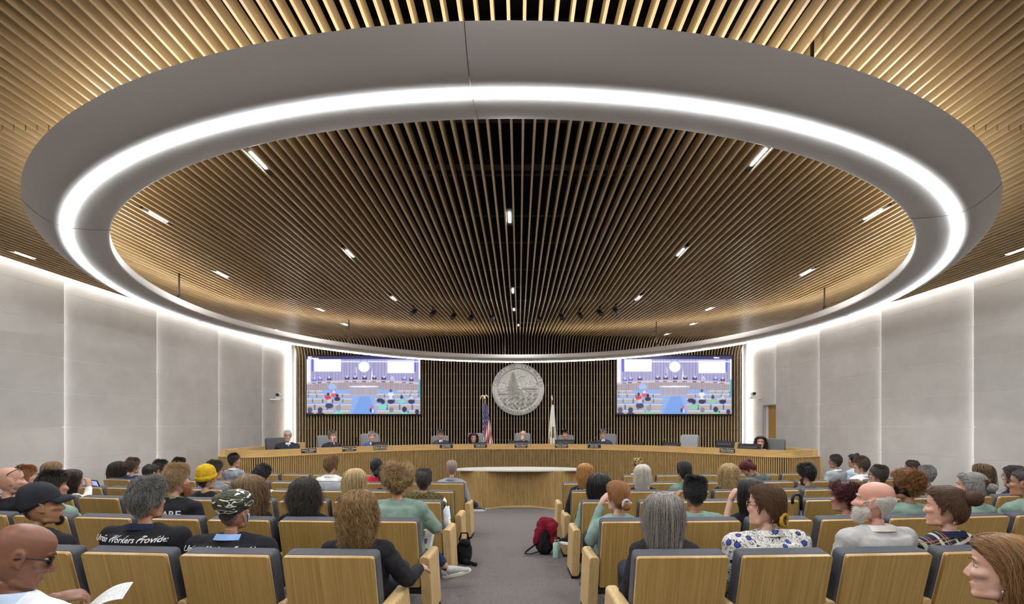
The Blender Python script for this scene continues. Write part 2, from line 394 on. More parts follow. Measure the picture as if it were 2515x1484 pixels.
# relief: a height field inside the rim
N=181; ri=SR*.792
g=np.linspace(-1,1,N); U,V=np.meshgrid(g,g)
H=np.zeros((N,N))
def fbm(u,v,s,o=4,seed=0):
    out=np.zeros_like(u)
    for i in range(u.shape[0]):
        for j in range(u.shape[1]): out[i,j]=noise.fractal(Vector((u[i,j]*s+seed,v[i,j]*s,seed*.7)),1.0,2.0,o)
    return out
F1=fbm(U,V,4,4,3.1)
ridge=.42+.10*np.sin(U*5+1)+.05*np.sin(U*13); ridge=np.where(U<-.55,.38+.03*np.sin(U*9),ridge)
H+=np.where(V<ridge,.010+.012*np.clip(F1,-1,1),.0)
h2=.02+.16*np.abs(U-.1)*np.sign(U+.2); H+=np.where(V<h2,.007+.01*np.sin((V-h2)*26+U*4),0)
H+=np.where(V<-.25+.2*np.sin(U*3+.6),.008+.01*np.sin((V*1.3-U)*22),0)
H+=np.where(V<-.55+.15*np.sin(U*4),.007+.014*np.sin(U*30+V*18),0)
H=np.where((U>.22)&(U<.52)&(V>-.28)&(V<.02)&(V<.02-(U-.22)*.55),-.004,H)       # the still water
H=np.where((U<-.62)&(np.abs(V-.18)<.12+.2*(-.62-U)),-.002,H)
tx=-.24
H=np.where((np.abs(U-tx)<.022+.01*(.7-V)*.4)&(V<.8)&(V>-.62),.034,H)              # the tall redwood
for i in range(26):
    y=.78-i*.05; L=.05+.018*i if i<16 else .34-.006*i
    for sgn in (-1,1):
        dx=(U-tx)*sgn; yy=y-.16*dx-(.35*dx*dx)+.015*np.sin(dx*40+i)
        H=np.where((dx>0)&(dx<L*(1+.2*math.sin(i*2.3+sgn)))&(np.abs(V-yy)<.011),H+.016,H)
for (bx,by) in ((.2,.62),(.26,.6)): H=np.where((np.abs(V-by-.25*np.abs(U-bx))<.012)&(np.abs(U-bx)<.07),.012,H)
H+=fbm(U,V,16,2,9.)*.0035
idx=-np.ones((N,N),int); vs=[]; fs=[]
for i in range(N):
    for j in range(N):
        if U[i,j]**2+V[i,j]**2<=1.0: idx[i,j]=len(vs); vs.append((U[i,j]*ri,-(.012+H[i,j]),V[i,j]*ri))
for i in range(N-1):
    for j in range(N-1):
        q=(idx[i,j],idx[i,j+1],idx[i+1,j+1],idx[i+1,j])
        if min(q)>=0: fs.append(q)
mb=MB(); mb.add(vs,fs); mb.build('relief',m_al,seal,True)
dk=plain('4c4a47',.6,.3)
def arc_text(s,r,a0,a1,size,inside):
    mb=MB(); n=len(s)
    for i,ch in enumerate(s):
        if ch==' ': continue
        a=R(a0+(a1-a0)*i/(n-1)); t=text_mb(ch,size)
        rot=(a-PI/2) if not inside else (a+PI/2)
        M=Matrix.Translation((r*math.cos(a),-.0705,r*math.sin(a)))@ROTX@Matrix.Rotation(rot,4,'Z')
        mb.add([M@Vector(v) for v in t.v],t.f)
    return mb
arc_text('COUNTY OF SAN MATEO',SR*.885,170,9,.135,False).build('lettering',dk,seal)
arc_text('FOUNDED 1856',SR*.885,231,315,.125,True).build('lettering',dk,seal)

# ------------------------------------------------------------------ wall screens showing the hall from above
PW,PH=400,224
def blank(c): return np.tile(np.array(lin(c)[:3]),(PH,PW,1))
yy,xx=np.mgrid[0:PH,0:PW]; xx=(xx+.5)/PW; yy=(yy+.5)/PH
def prect(A,x0,y0,x1,y1,c): A[(xx>=x0)&(xx<x1)&(yy>=y0)&(yy<y1)]=lin(c)[:3]
def pell(A,x,y,rx,ry,c): A[((xx-x)/rx)**2+((yy-y)/ry)**2<1]=lin(c)[:3]
def ppoly(A,pts,c):
    ins=np.zeros(xx.shape,bool); n=len(pts)
    for i in range(n):
        x0,y0=pts[i]; x1,y1=pts[(i+1)%n]
        if y0==y1: continue
        ins^=((y0>yy)!=(y1>yy))&(xx<(x1-x0)*(yy-y0)/(y1-y0)+x0)
    A[ins]=lin(c)[:3]
def picture(green):
    A=blank('b9b6ee')
    A[:]=np.where((np.sin(xx*2*PI*72)>.1)[...,None],np.array(lin('6d6a9c')[:3]),np.array(lin('c6c1ea')[:3]))
    prect(A,0,0,.035,.5,'f3f2ff'); prect(A,.985,0,1,.4,'f3f2ff')
    for x0,x1,s in ((.045,.068,1),(.945,.965,-1)): prect(A,x0,.05,x1,.27,'5f6ade')
    prect(A,.065,.055,.305,.27,'fbfbfd'); prect(A,.71,.075,.945,.295,'fbfbfd')
    A[(yy<.105)&(yy>.085)&(xx>.3)]=lin('eceaff')[:3]
    pell(A,.505,.175,.055,.105,'9fc4ee'); pell(A,.505,.185,.048,.092,'fbfaff')
    prect(A,.432,.19,.441,.42,'d8cfe0'); prect(A,.425,.30,.436,.40,'6f68c8'); ppoly(A,[(.577,.2),(.585,.42),(.566,.42)],'f2f0fb')
    curve=.415+.16*(xx-.5)**2
    A[(yy>curve)]=np.where((np.sin(xx*2*PI*60+np.sin(xx*90))>.0)[...,None],np.array(lin('9b8b97')[:3]),np.array(lin('b8a9b2')[:3]))[yy>curve]
    A[(yy>curve)&(yy<curve+.035)]=lin('d6c9cd')[:3]
    for x in (.07,.12,.2,.355,.425,.51,.595,.68,.75,.86,.92):
        y=.40+.16*(x-.5)**2; c='5b78d8' if x in (.07,.12,.86) else '39356a'
        if x in (.75,): c='a9c6ee'
        prect(A,x-.02,y-.04,x+.02,y+.005,c); pell(A,x,y-.045,.009,.022,'e4cfdc')
        prect(A,x-.022,y+.03,x+.012,y+.045,'2c2a48')
    A[(yy>.575+.13*(xx-.5)**2)]=lin('8fb0ea')[:3]
    ppoly(A,[(.37,.52),(.635,.52),(.62,.69),(.39,.69)],'b7b0c0'); A[(xx>.375)&(xx<.63)&(yy>.54)&(yy<.67)&(np.sin(xx*2*PI*70)>.2)]=lin('9d97ac')[:3]
    pell(A,.503,.525,.133,.014,'f4f2fb')
    ppoly(A,[(.47,.69),(.55,.69),(.61,1),(.4,1)],'7aa2e8')
    pell(A,.225,.53,.035,.055,'a8bdee'); prect(A,.205,.57,.26,.62,'8aa6e6')
    for r,(y,w,h) in enumerate(((.60,.062,.04),(.655,.075,.05),(.735,.088,.065),(.835,.11,.085),(.94,.14,.12))):
        for sgn in (-1,1):
            x=.5+sgn*([.3,.115,.1,.105,.12][r])
            k=0
            while 0<=x<=1 and k<9:
                if not (r==0 and sgn<0 and k<1):
                    x1=x+sgn*w*.88; prect(A,min(x,x1),y,max(x,x1),y+h,'bcae9f'); prect(A,min(x,x1),y,max(x,x1),y+.009,'f1edf0')
                    xe=x1; prect(A,min(xe,xe+sgn*w*.1),y+.01,max(xe,xe+sgn*w*.1),y+h*1.1,'3a3f6e')
                x+=sgn*w; k+=1
    G='7fd6c9' if green else '8fc9a4'
    for x,y,s,c,t in ((.19,.66,1,'d4384f','3a2d4b'),(.24,.62,.9,'e0556d','f0d8dc'),(.27,.68,1,'2f2b55','28244a'),(.2,.78,1.3,'3a3a66','c9c7dc'),(.645,.7,1.1,'2f2b58','c7a183'),
                      (.74,.6,1,'e9e6f4','5a5568'),(.74,.72,1.1,'2f2b58','e3e3f2'),(.835,.71,1.1,G,'3a3a5c'),(.92,.72,1.1,'2c2a52','cfcbe0'),(.67,.79,1.4,G,'2c2b50'),
                      (.28,.9,1.8,G,'9a93a8'),(.12,.93,1.7,'33305c','3c3a66'),(.03,.93,1.7,'33305c','56527c'),(.745,.93,1.6,G,'8a7f98'),(.86,.92,1.7,G,'2b2a55'),(.97,.96,1.5,'2f2b58','2f2b58')):
        s*=.8; pell(A,x,y+.075*s,.034*s,.045*s,c); pell(A,x,y,.016*s,.036*s,t)
    prect(A,.565,.86,.585,.95,'d85b7c'); prect(A,.555,.9,.57,.97,'2c2a48'); prect(A,.578,.915,.588,.975,'f0f0fa')
    prect(A,.985,.42,1,.68,'4fb8c4')
    g_=np.random.default_rng(3); A=A*(1+.045*g_.normal(0,1,(PH,PW,1)))
    for _ in range(2): A[1:-1,1:-1]=(A[:-2,1:-1]+A[2:,1:-1]+A[1:-1,:-2]+A[1:-1,2:]+A[1:-1,1:-1])/5
    A=np.clip(A,0,1.2)
    A[(yy<.055)]=lin('33306a')[:3]
    return A
def screen(px0,px1,name_label,green,txt):
    d=YB-.10
    a=at(px0,872,d); c=at(px1,1020,d)
    t=thing('wall_screen',name_label,'screen',((a.x+c.x)/2,d,(a.z+c.z)/2),0,'screens on the end wall'); w=(c.x-a.x); h=(a.z-c.z)
    mb=MB(); mb.box((-w/2,0,-h/2),(w/2,.09,h/2)); bevel(mb.build('bezel',DARK,t),.006)
    A=picture(green); iw,ih=w-.07,h-.07
    vs=[(-iw/2+iw*(i+.5)/PW,-.003,ih/2-ih*(j+.5)/PH) for j in range(PH) for i in range(PW)]
    fs=[(j*PW+i,(j+1)*PW+i,(j+1)*PW+i+1,j*PW+i+1) for j in range(PH-1) for i in range(PW-1)]
    mb=MB(); mb.add(vs,fs); o=mb.build('display',vcol('Col',E_SCREEN),t)
    at_=o.data.color_attributes.new('Col','FLOAT_COLOR','POINT')
    arr=np.ones((PH*PW,4),np.float32); arr[:,:3]=A.reshape(-1,3); at_.data.foreach_set('color',arr.ravel())
    for s,x,z,sz in txt:
        tm=text_mb(s,sz,align='LEFT',bold=.0012); M=Matrix.Translation((-iw/2+x*iw,-.006,ih/2-z*ih))@ROTX
        mm=MB(); mm.add([M@Vector(v) for v in tm.v],tm.f); mm.build('caption',emit('ffffff',1.0),t)
screen(750,1035.5,'wall screen left of the silver seal showing the hall',True,[('zoom',.012,.014,.055),('Workplace',.012,.042,.075)])
screen(1512,1800,'wall screen right of the silver seal showing the hall',False,[('Talking:',.84,.03,.06)])

# ------------------------------------------------------------------ flags
def flag(name,label,cat,px,ytop,ybot,d,painter,w_top,w_bot,lean,finial):
    top=at(px,ytop,d); zb=.30
    t=thing(name,label,cat,(top.x,d,zb))
    Hh=top.z-zb
    m=MB(); m.tube([(0,0,.02),(0,0,Hh)],.014,10); m.build('pole',plain('b9994f',.35,.7),t,True)
    m=MB(); m.lathe([(0,0),(.16,0),(.16,.02),(.05,.05),(.03,.12),(.016,.13)],20); m.build('base',plain('b9994f',.35,.7),t,True)
    m=MB()
    if finial=='eagle':
        m.ell((0,0,Hh+.06),(.03,.03,.05)); m.ell((.0,-.02,Hh+.12),(.02,.025,.02))
        for s in (-1,1): m.tube([(0,0,Hh+.08),(s*.06,0,Hh+.13),(s*.11,0,Hh+.08),(s*.12,0,Hh+.0)],[.02,.022,.018,.006],6)
    else: m.lathe([(0,0),(.02,.01),(.03,.06),(.015,.13),(0,.2)],8,Matrix.Translation((0,0,Hh)))
    m.build('finial',plain('e2d6a8',.35,.4),t,True)
    NU,NV=70,110; L=at(px,ybot,d).z; L=Hh-.12-(L-zb)
    vs=[];cols=[]
    for j in range(NV):
        v=j/(NV-1)
        for i in range(NU):
            u=i/(NU-1); wdt=w_top+(w_bot-w_top)*v**.8
            fold=.055*math.sin(u*PI*6+v*1.2)*(.25+.75*v)
            x=(u-.32)*wdt+.02*math.sin(u*19)*v+lean*v; y=-.03-fold-.03*u
            vs.append((x,y,Hh-.12-v*L-.10*v*math.sin(u*PI)*.3)); cols.append(lin(painter(u,v))[:3])
    fs=[(j*NU+i,(j+1)*NU+i,(j+1)*NU+i+1,j*NU+i+1) for j in range(NV-1) for i in range(NU-1)]
    m=MB(); m.add(vs,fs); o=m.build('cloth',vcol('Col',0,.75),t,True)
    a=o.data.color_attributes.new('Col','FLOAT_COLOR','POINT'); arr=np.ones((len(vs),4),np.float32); arr[:,:3]=np.array(cols); a.data.foreach_set('color',arr.ravel())
    return t
def us(u,v):
    w=v+.34*(u-.5)
    if v>.97 or u>.975: return 'd9b84a'
    if w<.42:
        s=(math.sin(u*38)*math.sin(v*60+u*20)); return 'e9e9f2' if s>.62 else '2b2f6e'
    return 'b8273c' if int((v*7+u*9)%2)==0 else 'ece6e4'
def ca(u,v):
    if u<.03 or v>.975: return 'd9b84a'
    if u<.30+.0*v and v>.62+.6*u and v<.98: return 'c22b36'
    if .42<u<.72 and .42<v<.64: return 'a9792f' if math.sin(u*50+v*70)>-.5 else '5d4a24'
    if .15<u<.36 and .52<v<.62 and math.sin(u*120+v*60)>.2: return '4a4a44'
    return 'ebe8e2'
flag('national_flag','stars and stripes flag on a pole topped by an eagle, left of seal','flag',1190,982,1120,14.3,us,.10,.36,.06,'eagle')
flag('state_flag','white state flag with bear and red stripe, right of the seal','flag',1355.5,985,1120,14.3,ca,.07,.30,-.06,'spear')

# ------------------------------------------------------------------ the dais
prof_px=[(536.6,1120.7),(548.7,1121.2),(570,1123),(595.5,1124.4),(620,1124.2),(640.9,1123),(686,1120.6),(743.6,1117.2),(790,1115),(840,1112.4),(900,1109.8),(955,1107.6),(1020,1105.6),(1081,1104),(1167,1102.9),(1274.5,1102.7)]
ZS=-.62
half=[]
for x,y in prof_px:
    d=-ZS*FPX/(y-CY); half.append(((CX-x)/FPX*d,d))
half=np.array(half)                       # half width, depth
# smooth the measured half-curve
def resamp(P,n):
    s=np.concatenate([[0],np.cumsum(np.hypot(*np.diff(P,axis=0).T))]); q=np.linspace(0,s[-1],n)
    return np.stack([np.interp(q,s,P[:,0]),np.interp(q,s,P[:,1])],1)
h=resamp(half,120)
for _ in range(60): h[1:-1]=.25*h[:-2]+.5*h[1:-1]+.25*h[2:]
left=np.stack([-h[:,0],h[:,1]],1); right=np.stack([h[::-1,0],h[::-1,1]],1)
DC=resamp(np.concatenate([left,right[1:]]),420)
def normals(P):
    t=np.gradient(P,axis=0); t/=np.linalg.norm(t,axis=1)[:,None]; return np.stack([-t[:,1],t[:,0]],1)   # away from the audience
DN=normals(DC)
ZD=EYE+ZS
dais=thing('council_dais','long curved oak council dais with slatted front and plain upper band','dais',(0,12.7,0))
off=np.array([0,12.7])
def strip(mb,P,z0,z1,o0,o1,Nn):
    a=P+Nn*o0-off; c=P+Nn*o1-off; n=len(P)
    vs=[(p[0],p[1],z0) for p in a]+[(p[0],p[1],z1) for p in a]+[(p[0],p[1],z1) for p in c]+[(p[0],p[1],z0) for p in c]
    fs=[]
    for i in range(n-1):
        for k in range(4):
            fs.append((k*n+i,k*n+i+1,((k+1)%4)*n+i+1,((k+1)%4)*n+i))
    fs+=[(0,n,2*n,3*n),(n-1,4*n-1,3*n-1,2*n-1)]
    mb.add(vs,fs)
zfl=lambda y: zf(y)
mb=MB(); s=np.concatenate([[0],np.cumsum(np.hypot(*np.diff(DC,axis=0).T))]); Ls=s[-1]
ns=int(Ls/.040)
for k in range(ns+1):
    q=Ls*k/ns; p=np.array([np.interp(q,s,DC[:,0]),np.interp(q,s,DC[:,1])]); n_=np.array([np.interp(q,s,DN[:,0]),np.interp(q,s,DN[:,1])]); n_/=np.linalg.norm(n_); t=np.array([n_[1],-n_[0]])
    wd=.011
    c=[p-t*wd,p+t*wd,p+t*wd+n_*.04,p-t*wd+n_*.04]
    z0=zf(p[1])+.03
    mb.prism([(q_[0]-off[0],q_[1]-off[1]) for q_ in c],z0,ZD-.012)
fixn(mb.build('front_slats',OAK_PODIUM,dais))
mb=MB(); strip(mb,DC,-.3,ZD-.013,.041,.06,DN); fixn(mb.build('backing',plain('3a2a18',.8),dais))
mb=MB(); strip(mb,DC,ZD-.012,ZD,-.01,.16,DN); fixn(mb.build('ledge',OAK_BAND,dais))
DU=DC[4:-4]; DUN=DN[4:-4]
mb=MB(); strip(mb,DU,ZD,ZD+.13,.05,.085,DUN); o=fixn(mb.build('upper_band',OAK_BAND,dais))
mb=MB(); strip(mb,DU,ZD-.13,ZD-.10,.085,.75,DUN); fixn(mb.build('desk_top',OAK_BAND,dais))
for sgn in (-1,1):
    mb=MB(); x0=sgn*5.98; x1=sgn*6.05
    mb.box((min(x0,x1),9.78-12.7,-.1),(max(x0,x1),12.1-12.7,ZD+.13))
    xs=sorted((sgn*6.07,sgn*6.12))
    for k in range(46): mb.box((xs[0],9.75-12.7+k*.05,-.1),(xs[1],9.775-12.7+k*.05,ZD-.012))
    mb.build('side_return',OAK_BAND,dais)
mb=MB(); 
P=np.concatenate([DC[10:-10]+DN[10:-10]*.1]); pts=[(p[0],p[1]) for p in P[::8]]+[(5.8,YB),(-5.8,YB)]
mb.prism(pts,-.3,.24); struct(fixn(mb.build('floor_dais',carpet())))
mb=MB(); a=at(726,1087,12.6); mb.box((a.x,12.6,.25),(a.x+.24,12.66,a.z)); a=at(1806,1087,12.3); mb.box((a.x,12.3,.25),(a.x+.10,12.36,a.z)); struct(mb.build('trim_2',OAK_BAND))

def dais_at(px,o):
    """the point of the dais curve on a sight line, moved o metres behind it"""
    k=(px-CX)/FPX
    f=DC[:,0]-k*DC[:,1]; i=int(np.argmin(np.abs(f))); return DC[i]+DN[i]*o, math.atan2(DN[i][0],DN[i][1]), DC[i]
def dais_face(px,o):
    best=min(range(len(DC)),key=lambda i:abs((DC[i]+DN[i]*o)[0]-(px-CX)/FPX*(DC[i]+DN[i]*o)[1])); return DC[best]+DN[best]*o, math.atan2(DN[best][0],DN[best][1])
# name plates
WHT=plain('e8e6e2',.6)
PL=[(758,'John D. Nibbelin','County Attorney','the leftmost white-haired man'),(857,'Michael P. Callagy','County Executive','the man with hand on chin, left'),(933,'Roberto Manchia','Chief Deputy County Executive','the man in a bright blue suit'),
    (1097,'Ray Mueller','Supervisor, District 3','the man with a purple tie'),(1178.5,'Noelia Corzo','Supervisor, District 2','the woman with long hair and glasses'),(1278,'Warren Slocum','Supervisor, District 4','the bald man under the seal'),
    (1380.5,'David J. Canepa','Supervisor, District 5','the dark-haired man by the state flag'),(1460,'Dave Pine','Supervisor, District 1','the grey-haired man right of the seal'),(1787,'Sherry Golestan','Deputy Clerk of the Board','the curly-haired woman at the right end')]
for px,a,b_,who in PL:
    p,az=dais_face(px,.044)
    t=thing('name_plate','black name plate on the dais in front of %s'%who,'name plate',(p[0],p[1],ZD+.075),-az,'name plates on the dais')
    m=MB(); m.box((-.17,-.004,-.045),(.17,.006,.045)); m.build('plate',DARK,t)
    for s_,z,sz in ((a,.015,.046),(b_,-.022,.027)):
        tm=text_mb(s_,sz,bold=.0006); M=Matrix.Translation((0,-.0055,z))@ROTX; mm=MB(); mm.add([M@Vector(v) for v in tm.v],tm.f); mm.build('lettering',WHT,t)
# monitors: seen from behind over the band
LEATH=plain('77777a',.5); 
MON=[(709,1101.5,.36,'beside the leftmost white-haired man'),(858,1094.5,.42,'in front of the man with hand on chin'),(931,1085.5,.40,'in front of the man in bright blue'),(1094,1086.5,.40,'in front of the man with the purple tie'),(1177,1087,.40,'in front of the woman with glasses'),
     (1274,1082.5,.52,'in front of the bald man under the seal'),(1387,1080,.52,'in front of the dark-haired man by the state flag'),(1466,1084.5,.52,'in front of the grey-haired man right of the seal'),(1566,1087.5,.27,'alone right of the grey-haired man'),
     (1648,1086.5,.46,'beside the empty chair'),(1782,1083,.42,'left one of the pair at the right end'),(1840,1090,.50,'right one of the pair at the right end')]
for px,ytop,w,where in MON:
    p,az=dais_face(px,.33); z=EYE+(CY-ytop)/FPX*p[1]; zb=ZD-.098; h=.34
    t=thing('desk_monitor','black monitor on the dais, '+where,'monitor',(p[0],p[1],zb),-az,'monitors on the dais')
    top=z-zb; M=Matrix.Translation((0,0,top))@Matrix.Rotation(R(-14),4,'X')
    m=MB(); m.rbox((-w/2,0,-min(h,top-.01)),(w/2,.03,0),.008,M); m.build('panel',DARK,t)
    m=MB(); m.rbox((-w*.38,-.012,-.10),(w*.38,.0,-.06),.006,M); m.build('rear_bar',plain('38373a',.4),t)
    m=MB(); m.box((-.03,.03,0.0),(.03,.06,max(.05,top-.12))); m.box((-.11,-.02,0),(.11,.14,.012)); m.build('stand',DARK,t)
for px in (815,875,1455,1555,1625):
    p,az=dais_face(px,.25); t=thing('gooseneck_microphone','thin gooseneck microphone on the dais, at %s'%{815:'left, by the man with hand on chin',875:'the left of the man in bright blue',1455:'the left hand of the grey-haired man',1555:'the lone small monitor',1625:'the monitor near the empty chair'}[px],'microphone',(p[0],p[1],ZD-.10),-az,'microphones on the dais')
    m=MB(); m.tube([(0,0,.0),(0,.01,.2),(.03,.05,.34),(.06,.11,.42)],[.006,.005,.005,.009],6); m.build('stem',DARK,t,True); m=MB(); m.lathe([(0,0),(.05,0),(.05,.02),(.0,.03)],12); m.build('foot',DARK,t)
for px,w_ in ((1310,'white cup right of the bald man'),(1030,'white cup left of the man with the purple tie'),(1421,'white cup right of the dark-haired man')):
    p,az=dais_face(px,.2); m=MB(); m.lathe([(0,0),(.032,0),(.04,.155),(.036,.155),(.03,.01),(0,.01)],14); o=m.build('cup',WHT,None,True,(p[0],p[1],ZD-.10)); tag(o,w_+' on the dais','cup')
# council chairs
def council_chair(px,off_,ytop,w,label,rot=0,col='7c7d7f'):
    p,az=dais_face(px,off_); z=EYE+(CY-ytop)/FPX*p[1]
    t=thing('high_back_chair',label,'chair',(p[0],p[1],.24),-az+R(rot)+PI,'grey chairs behind the dais')
    top=z-.24; lm=plain(col,.45)
    M=Matrix.Translation((0,-.02,top))@Matrix.Rotation(R(9),4,'X')
    m=MB(); m.rbox((-w/2,-.05,-.72),(w/2,.05,0),.05,M,4); o=m.build('backrest',lm,t); bevel(o,.015)
    m=MB(); m.rbox((-w/2,.02,.33),(w/2,.52,.425),.04,None,3,0); bevel(m.build('seat',lm,t),.012)
    for s_ in (-1,1):
        m=MB(); m.tube([(s_*w*.52,.02,.45),(s_*w*.56,.05,.66),(s_*w*.56,.38,.66),(s_*w*.52,.42,.45)],.018,8); m.build('armrest',DARK,t,True)
    m=MB(); m.tube([(0,.25,.08),(0,.25,.34)],.03,10)
    for k in range(5): a=2*PI*k/5; m.tube([(0,.25,.09),(.28*math.cos(a),.25+.28*math.sin(a),.05)],[.022,.016],8); m.ell((.28*math.cos(a),.25+.28*math.sin(a),.03),(.028,.028,.03),None,8,5)
    m.build('base',DARK,t,True)
council_chair(681,1.45,1075,.52,'dark chair behind the leftmost white-haired man',0,'4c4a4c')
council_chair(803,1.45,1070,.50,'grey chair behind the man with hand on chin')
council_chair(909,1.45,1065.5,.48,'grey chair behind the man in the bright blue suit')
council_chair(1082.5,1.45,1070.5,.47,'grey chair behind the man with the purple tie')
council_chair(1167,1.45,1064.5,.46,'grey chair behind the woman with long hair and glasses')
council_chair(1283.5,1.45,1064,.45,'grey chair behind the bald man under the seal')
council_chair(1390,1.45,1069,.45,'grey chair behind the dark-haired man by the state flag')
council_chair(1494,1.45,1066,.46,'grey chair behind the grey-haired man right of the seal',-12)
council_chair(1692.5,1.35,1068.5,.46,'empty pale grey chair right of the seal behind the dais',0,'8d8f90')
council_chair(1896,1.2,1078,.50,'dark grey chair behind the curly-haired woman at the right end',14,'5d5c5e')

# ------------------------------------------------------------------ curved podium table in front of the dais
pod=thing('podium_table','slatted oak table with white top in front of the council dais','table',(0,10.4,0))
X=np.linspace(-1.32,1.32,133); Yc_=10.47-.30*np.exp(-((np.abs(X)-.80)/.36)**2)+np.where(np.abs(X)>.8,.55*(np.abs(X)-.8)**2,0)
PC=np.stack([X,Yc_],1); PN=normals(PC); s=np.concatenate([[0],np.cumsum(np.hypot(*np.diff(PC,axis=0).T))]); n=int(s[-1]/.031)
zt=.675; offp=np.array([0,10.4]); mb=MB()
for k in range(n+1):
    q=s[-1]*k/n; p=np.array([np.interp(q,s,PC[:,0]),np.interp(q,s,PC[:,1])]); nn=np.array([np.interp(q,s,PN[:,0]),np.interp(q,s,PN[:,1])]); t=np.array([nn[1],-nn[0]]); wd=.0118
    c=[p-t*wd,p+t*wd,p+t*wd+nn*.03,p-t*wd+nn*.03]; mb.prism([tuple(v-offp) for v in c],zf(p[1])+.03,zt)
fixn(mb.build('front_slats',OAK_PODIUM,pod))
off_keep=off; off=offp
mb=MB(); strip(mb,PC,zf(10.6)+.03,zt,.031,.05,PN); fixn(mb.build('backing',plain('33240f',.8),pod))
mb=MB(); strip(mb,PC,zf(10.2)-.01,zf(10.4)+.03,-.012,.05,PN); fixn(mb.build('base_rail',OAK_LT,pod))
off=off_keep
mb=MB(); n=40; pts=[]
for k in range(n+1):
    x=-1.36+2.72*k/n; pts.append((x,-.10-.16*(1-(x/1.36)**2)))
for k in range(n+1):
    a=PI*k/n; pts.append((1.36*math.cos(a)*(1 if True else 1),-.10+.62*math.sin(a)**.7))
o=MB().prism(pts,zt,zt+.04).build('worktop',plain('d9d5cd',.35),pod); fixn(o); bevel(o,.008)
mb=MB()
for sx in (-1,1): mb.box((sx*1.2-.03,.1,zf(10.9)),(sx*1.2+.03,.16,zt))
mb.build('leg',OAK_PODIUM,pod)

# ------------------------------------------------------------------ pan-tilt cameras on the side walls
for px,py,sg,lab in ((672,975,-1,'white pan-tilt camera on the left wall beside the end wall'),(1862,972,1,'white pan-tilt camera on the right wall above the door')):
    d=W*FPX/abs(px-CX); p=at(px,py,d)
    t=thing('wall_camera',lab,'camera',(sg*(W+.0),d-.1,p.z),0)
    WC=plain('dcdad6',.4)
    m=MB(); m.rbox((-sg*.0-.02 if sg<0 else -.3,-.09,-.10),(.3 if sg<0 else .02,.09,-.07),.01,None,3,2); m.build('bracket',WC,t)
    c=-sg*.2
    m=MB(); m.lathe([(0,-.07),(.075,-.07),(.08,-.03),(.05,-.01),(0,-.005)],20,Matrix.Translation((c,0,0))); m.build('base',WC,t,True)
    m=MB(); m.ell((c,0,.045),(.075,.07,.06)); m.build('head',WC,t,True)
    m=MB(); m.lathe([(0,-.06),(.04,-.06),(.042,.02),(0,.02)],16,Matrix.Translation((c,-.05,.05))@Matrix.Rotation(PI/2,4,'X')@Matrix.Rotation(PI,4,'X')); m.build('lens',DARK,t,True)
# ------------------------------------------------------------------ auditorium chairs
FAB=cloth('57585d','5f6065',.85,160,.15); FABT=FAB
ROWD=[2.64,3.75,4.90,5.85,6.93,8.36]; CURV=56.0; CP=.593
def row_y(r,x): return ROWD[r]+x*x/CURV
EDGE=plain('e3b98f',.4)
def build_chair():
    t=thing('auditorium_chair','x','chair')
    M=Matrix.Translation((0,0,.83))@Matrix.Rotation(R(13.5),4,'X')
    o=MB().rbox((-.255,0,-.56),(.255,.017,0),.014,M).build('back_panel',OAK,t)
    MB().rbox((-.2553,.0172,-.56),(.2553,.024,.001),.014,M).build('panel_edge',EDGE,t)
    o=MB().rbox((-.262,.0245,-.50),(.262,.118,.001),.028,M,4).build('back_cushion',FAB,t); bevel(o,.018,3)
    o=MB().rbox((-.255,.17,.36),(.255,.62,.45),.03,None,4,0).build('seat',FAB,t); bevel(o,.015,2)
    o=MB().rbox((-.26,.15,.22),(.26,.30,.35),.02,None,3,0).build('seat_beam',DARK,t)
    return t
def arm_mesh(t,sx,end):
    """a wooden arm between two chairs, or a tall end panel towards the aisle"""
    sh=Matrix(((1,0,0,0),(0,1,-.27,0),(0,0,1,0),(0,0,0,1)))
    if end:
        x0,x1=sorted((sx*.265,sx*.348)); z0=.03
        a=Matrix.Translation((0,.19,0))@sh
        o=MB().rbox((x0,0,z0),(x1,.36,.555),.03,a,5,1).build('end_panel',OAK_LT,t)
        bevel(o,.008,2)
        MB().box((x0+.006,.02,-.0),(x1-.006,.34,.03),a).build('foot',DARK,o)
    else:
        x0,x1=sorted((sx*(CP/2)-.030,sx*(CP/2)+.030))
        a=Matrix.Translation((0,.19,0))@sh
        o=MB().rbox((x0,.03,.42),(x1,.40,.555),.028,a,5,1).build('armrest',OAK_LT,t); bevel(o,.008,2)
        MB().box((x0+.012,.06,.0),(x1-.012,.30,.42),a).build('leg',DARK,t)
base=build_chair(); arm_mesh(base,-1,False)
LE,RE=-.80,.65
ordn=['first','second','third','fourth','fifth','sixth','seventh','eighth','ninth','tenth','eleventh']
rown=['nearest row','second row','third row','fourth row','fifth row','front row by the dais']
counts={(0,-1):(0,5),(1,-1):(0,9),(2,-1):(0,9),(3,-1):(0,9),(4,-1):(0,10),(5,-1):(3,8),
        (0,1):(0,5),(1,1):(0,8),(2,1):(0,9),(3,1):(0,9),(4,1):(0,9),(5,1):(2,8)}
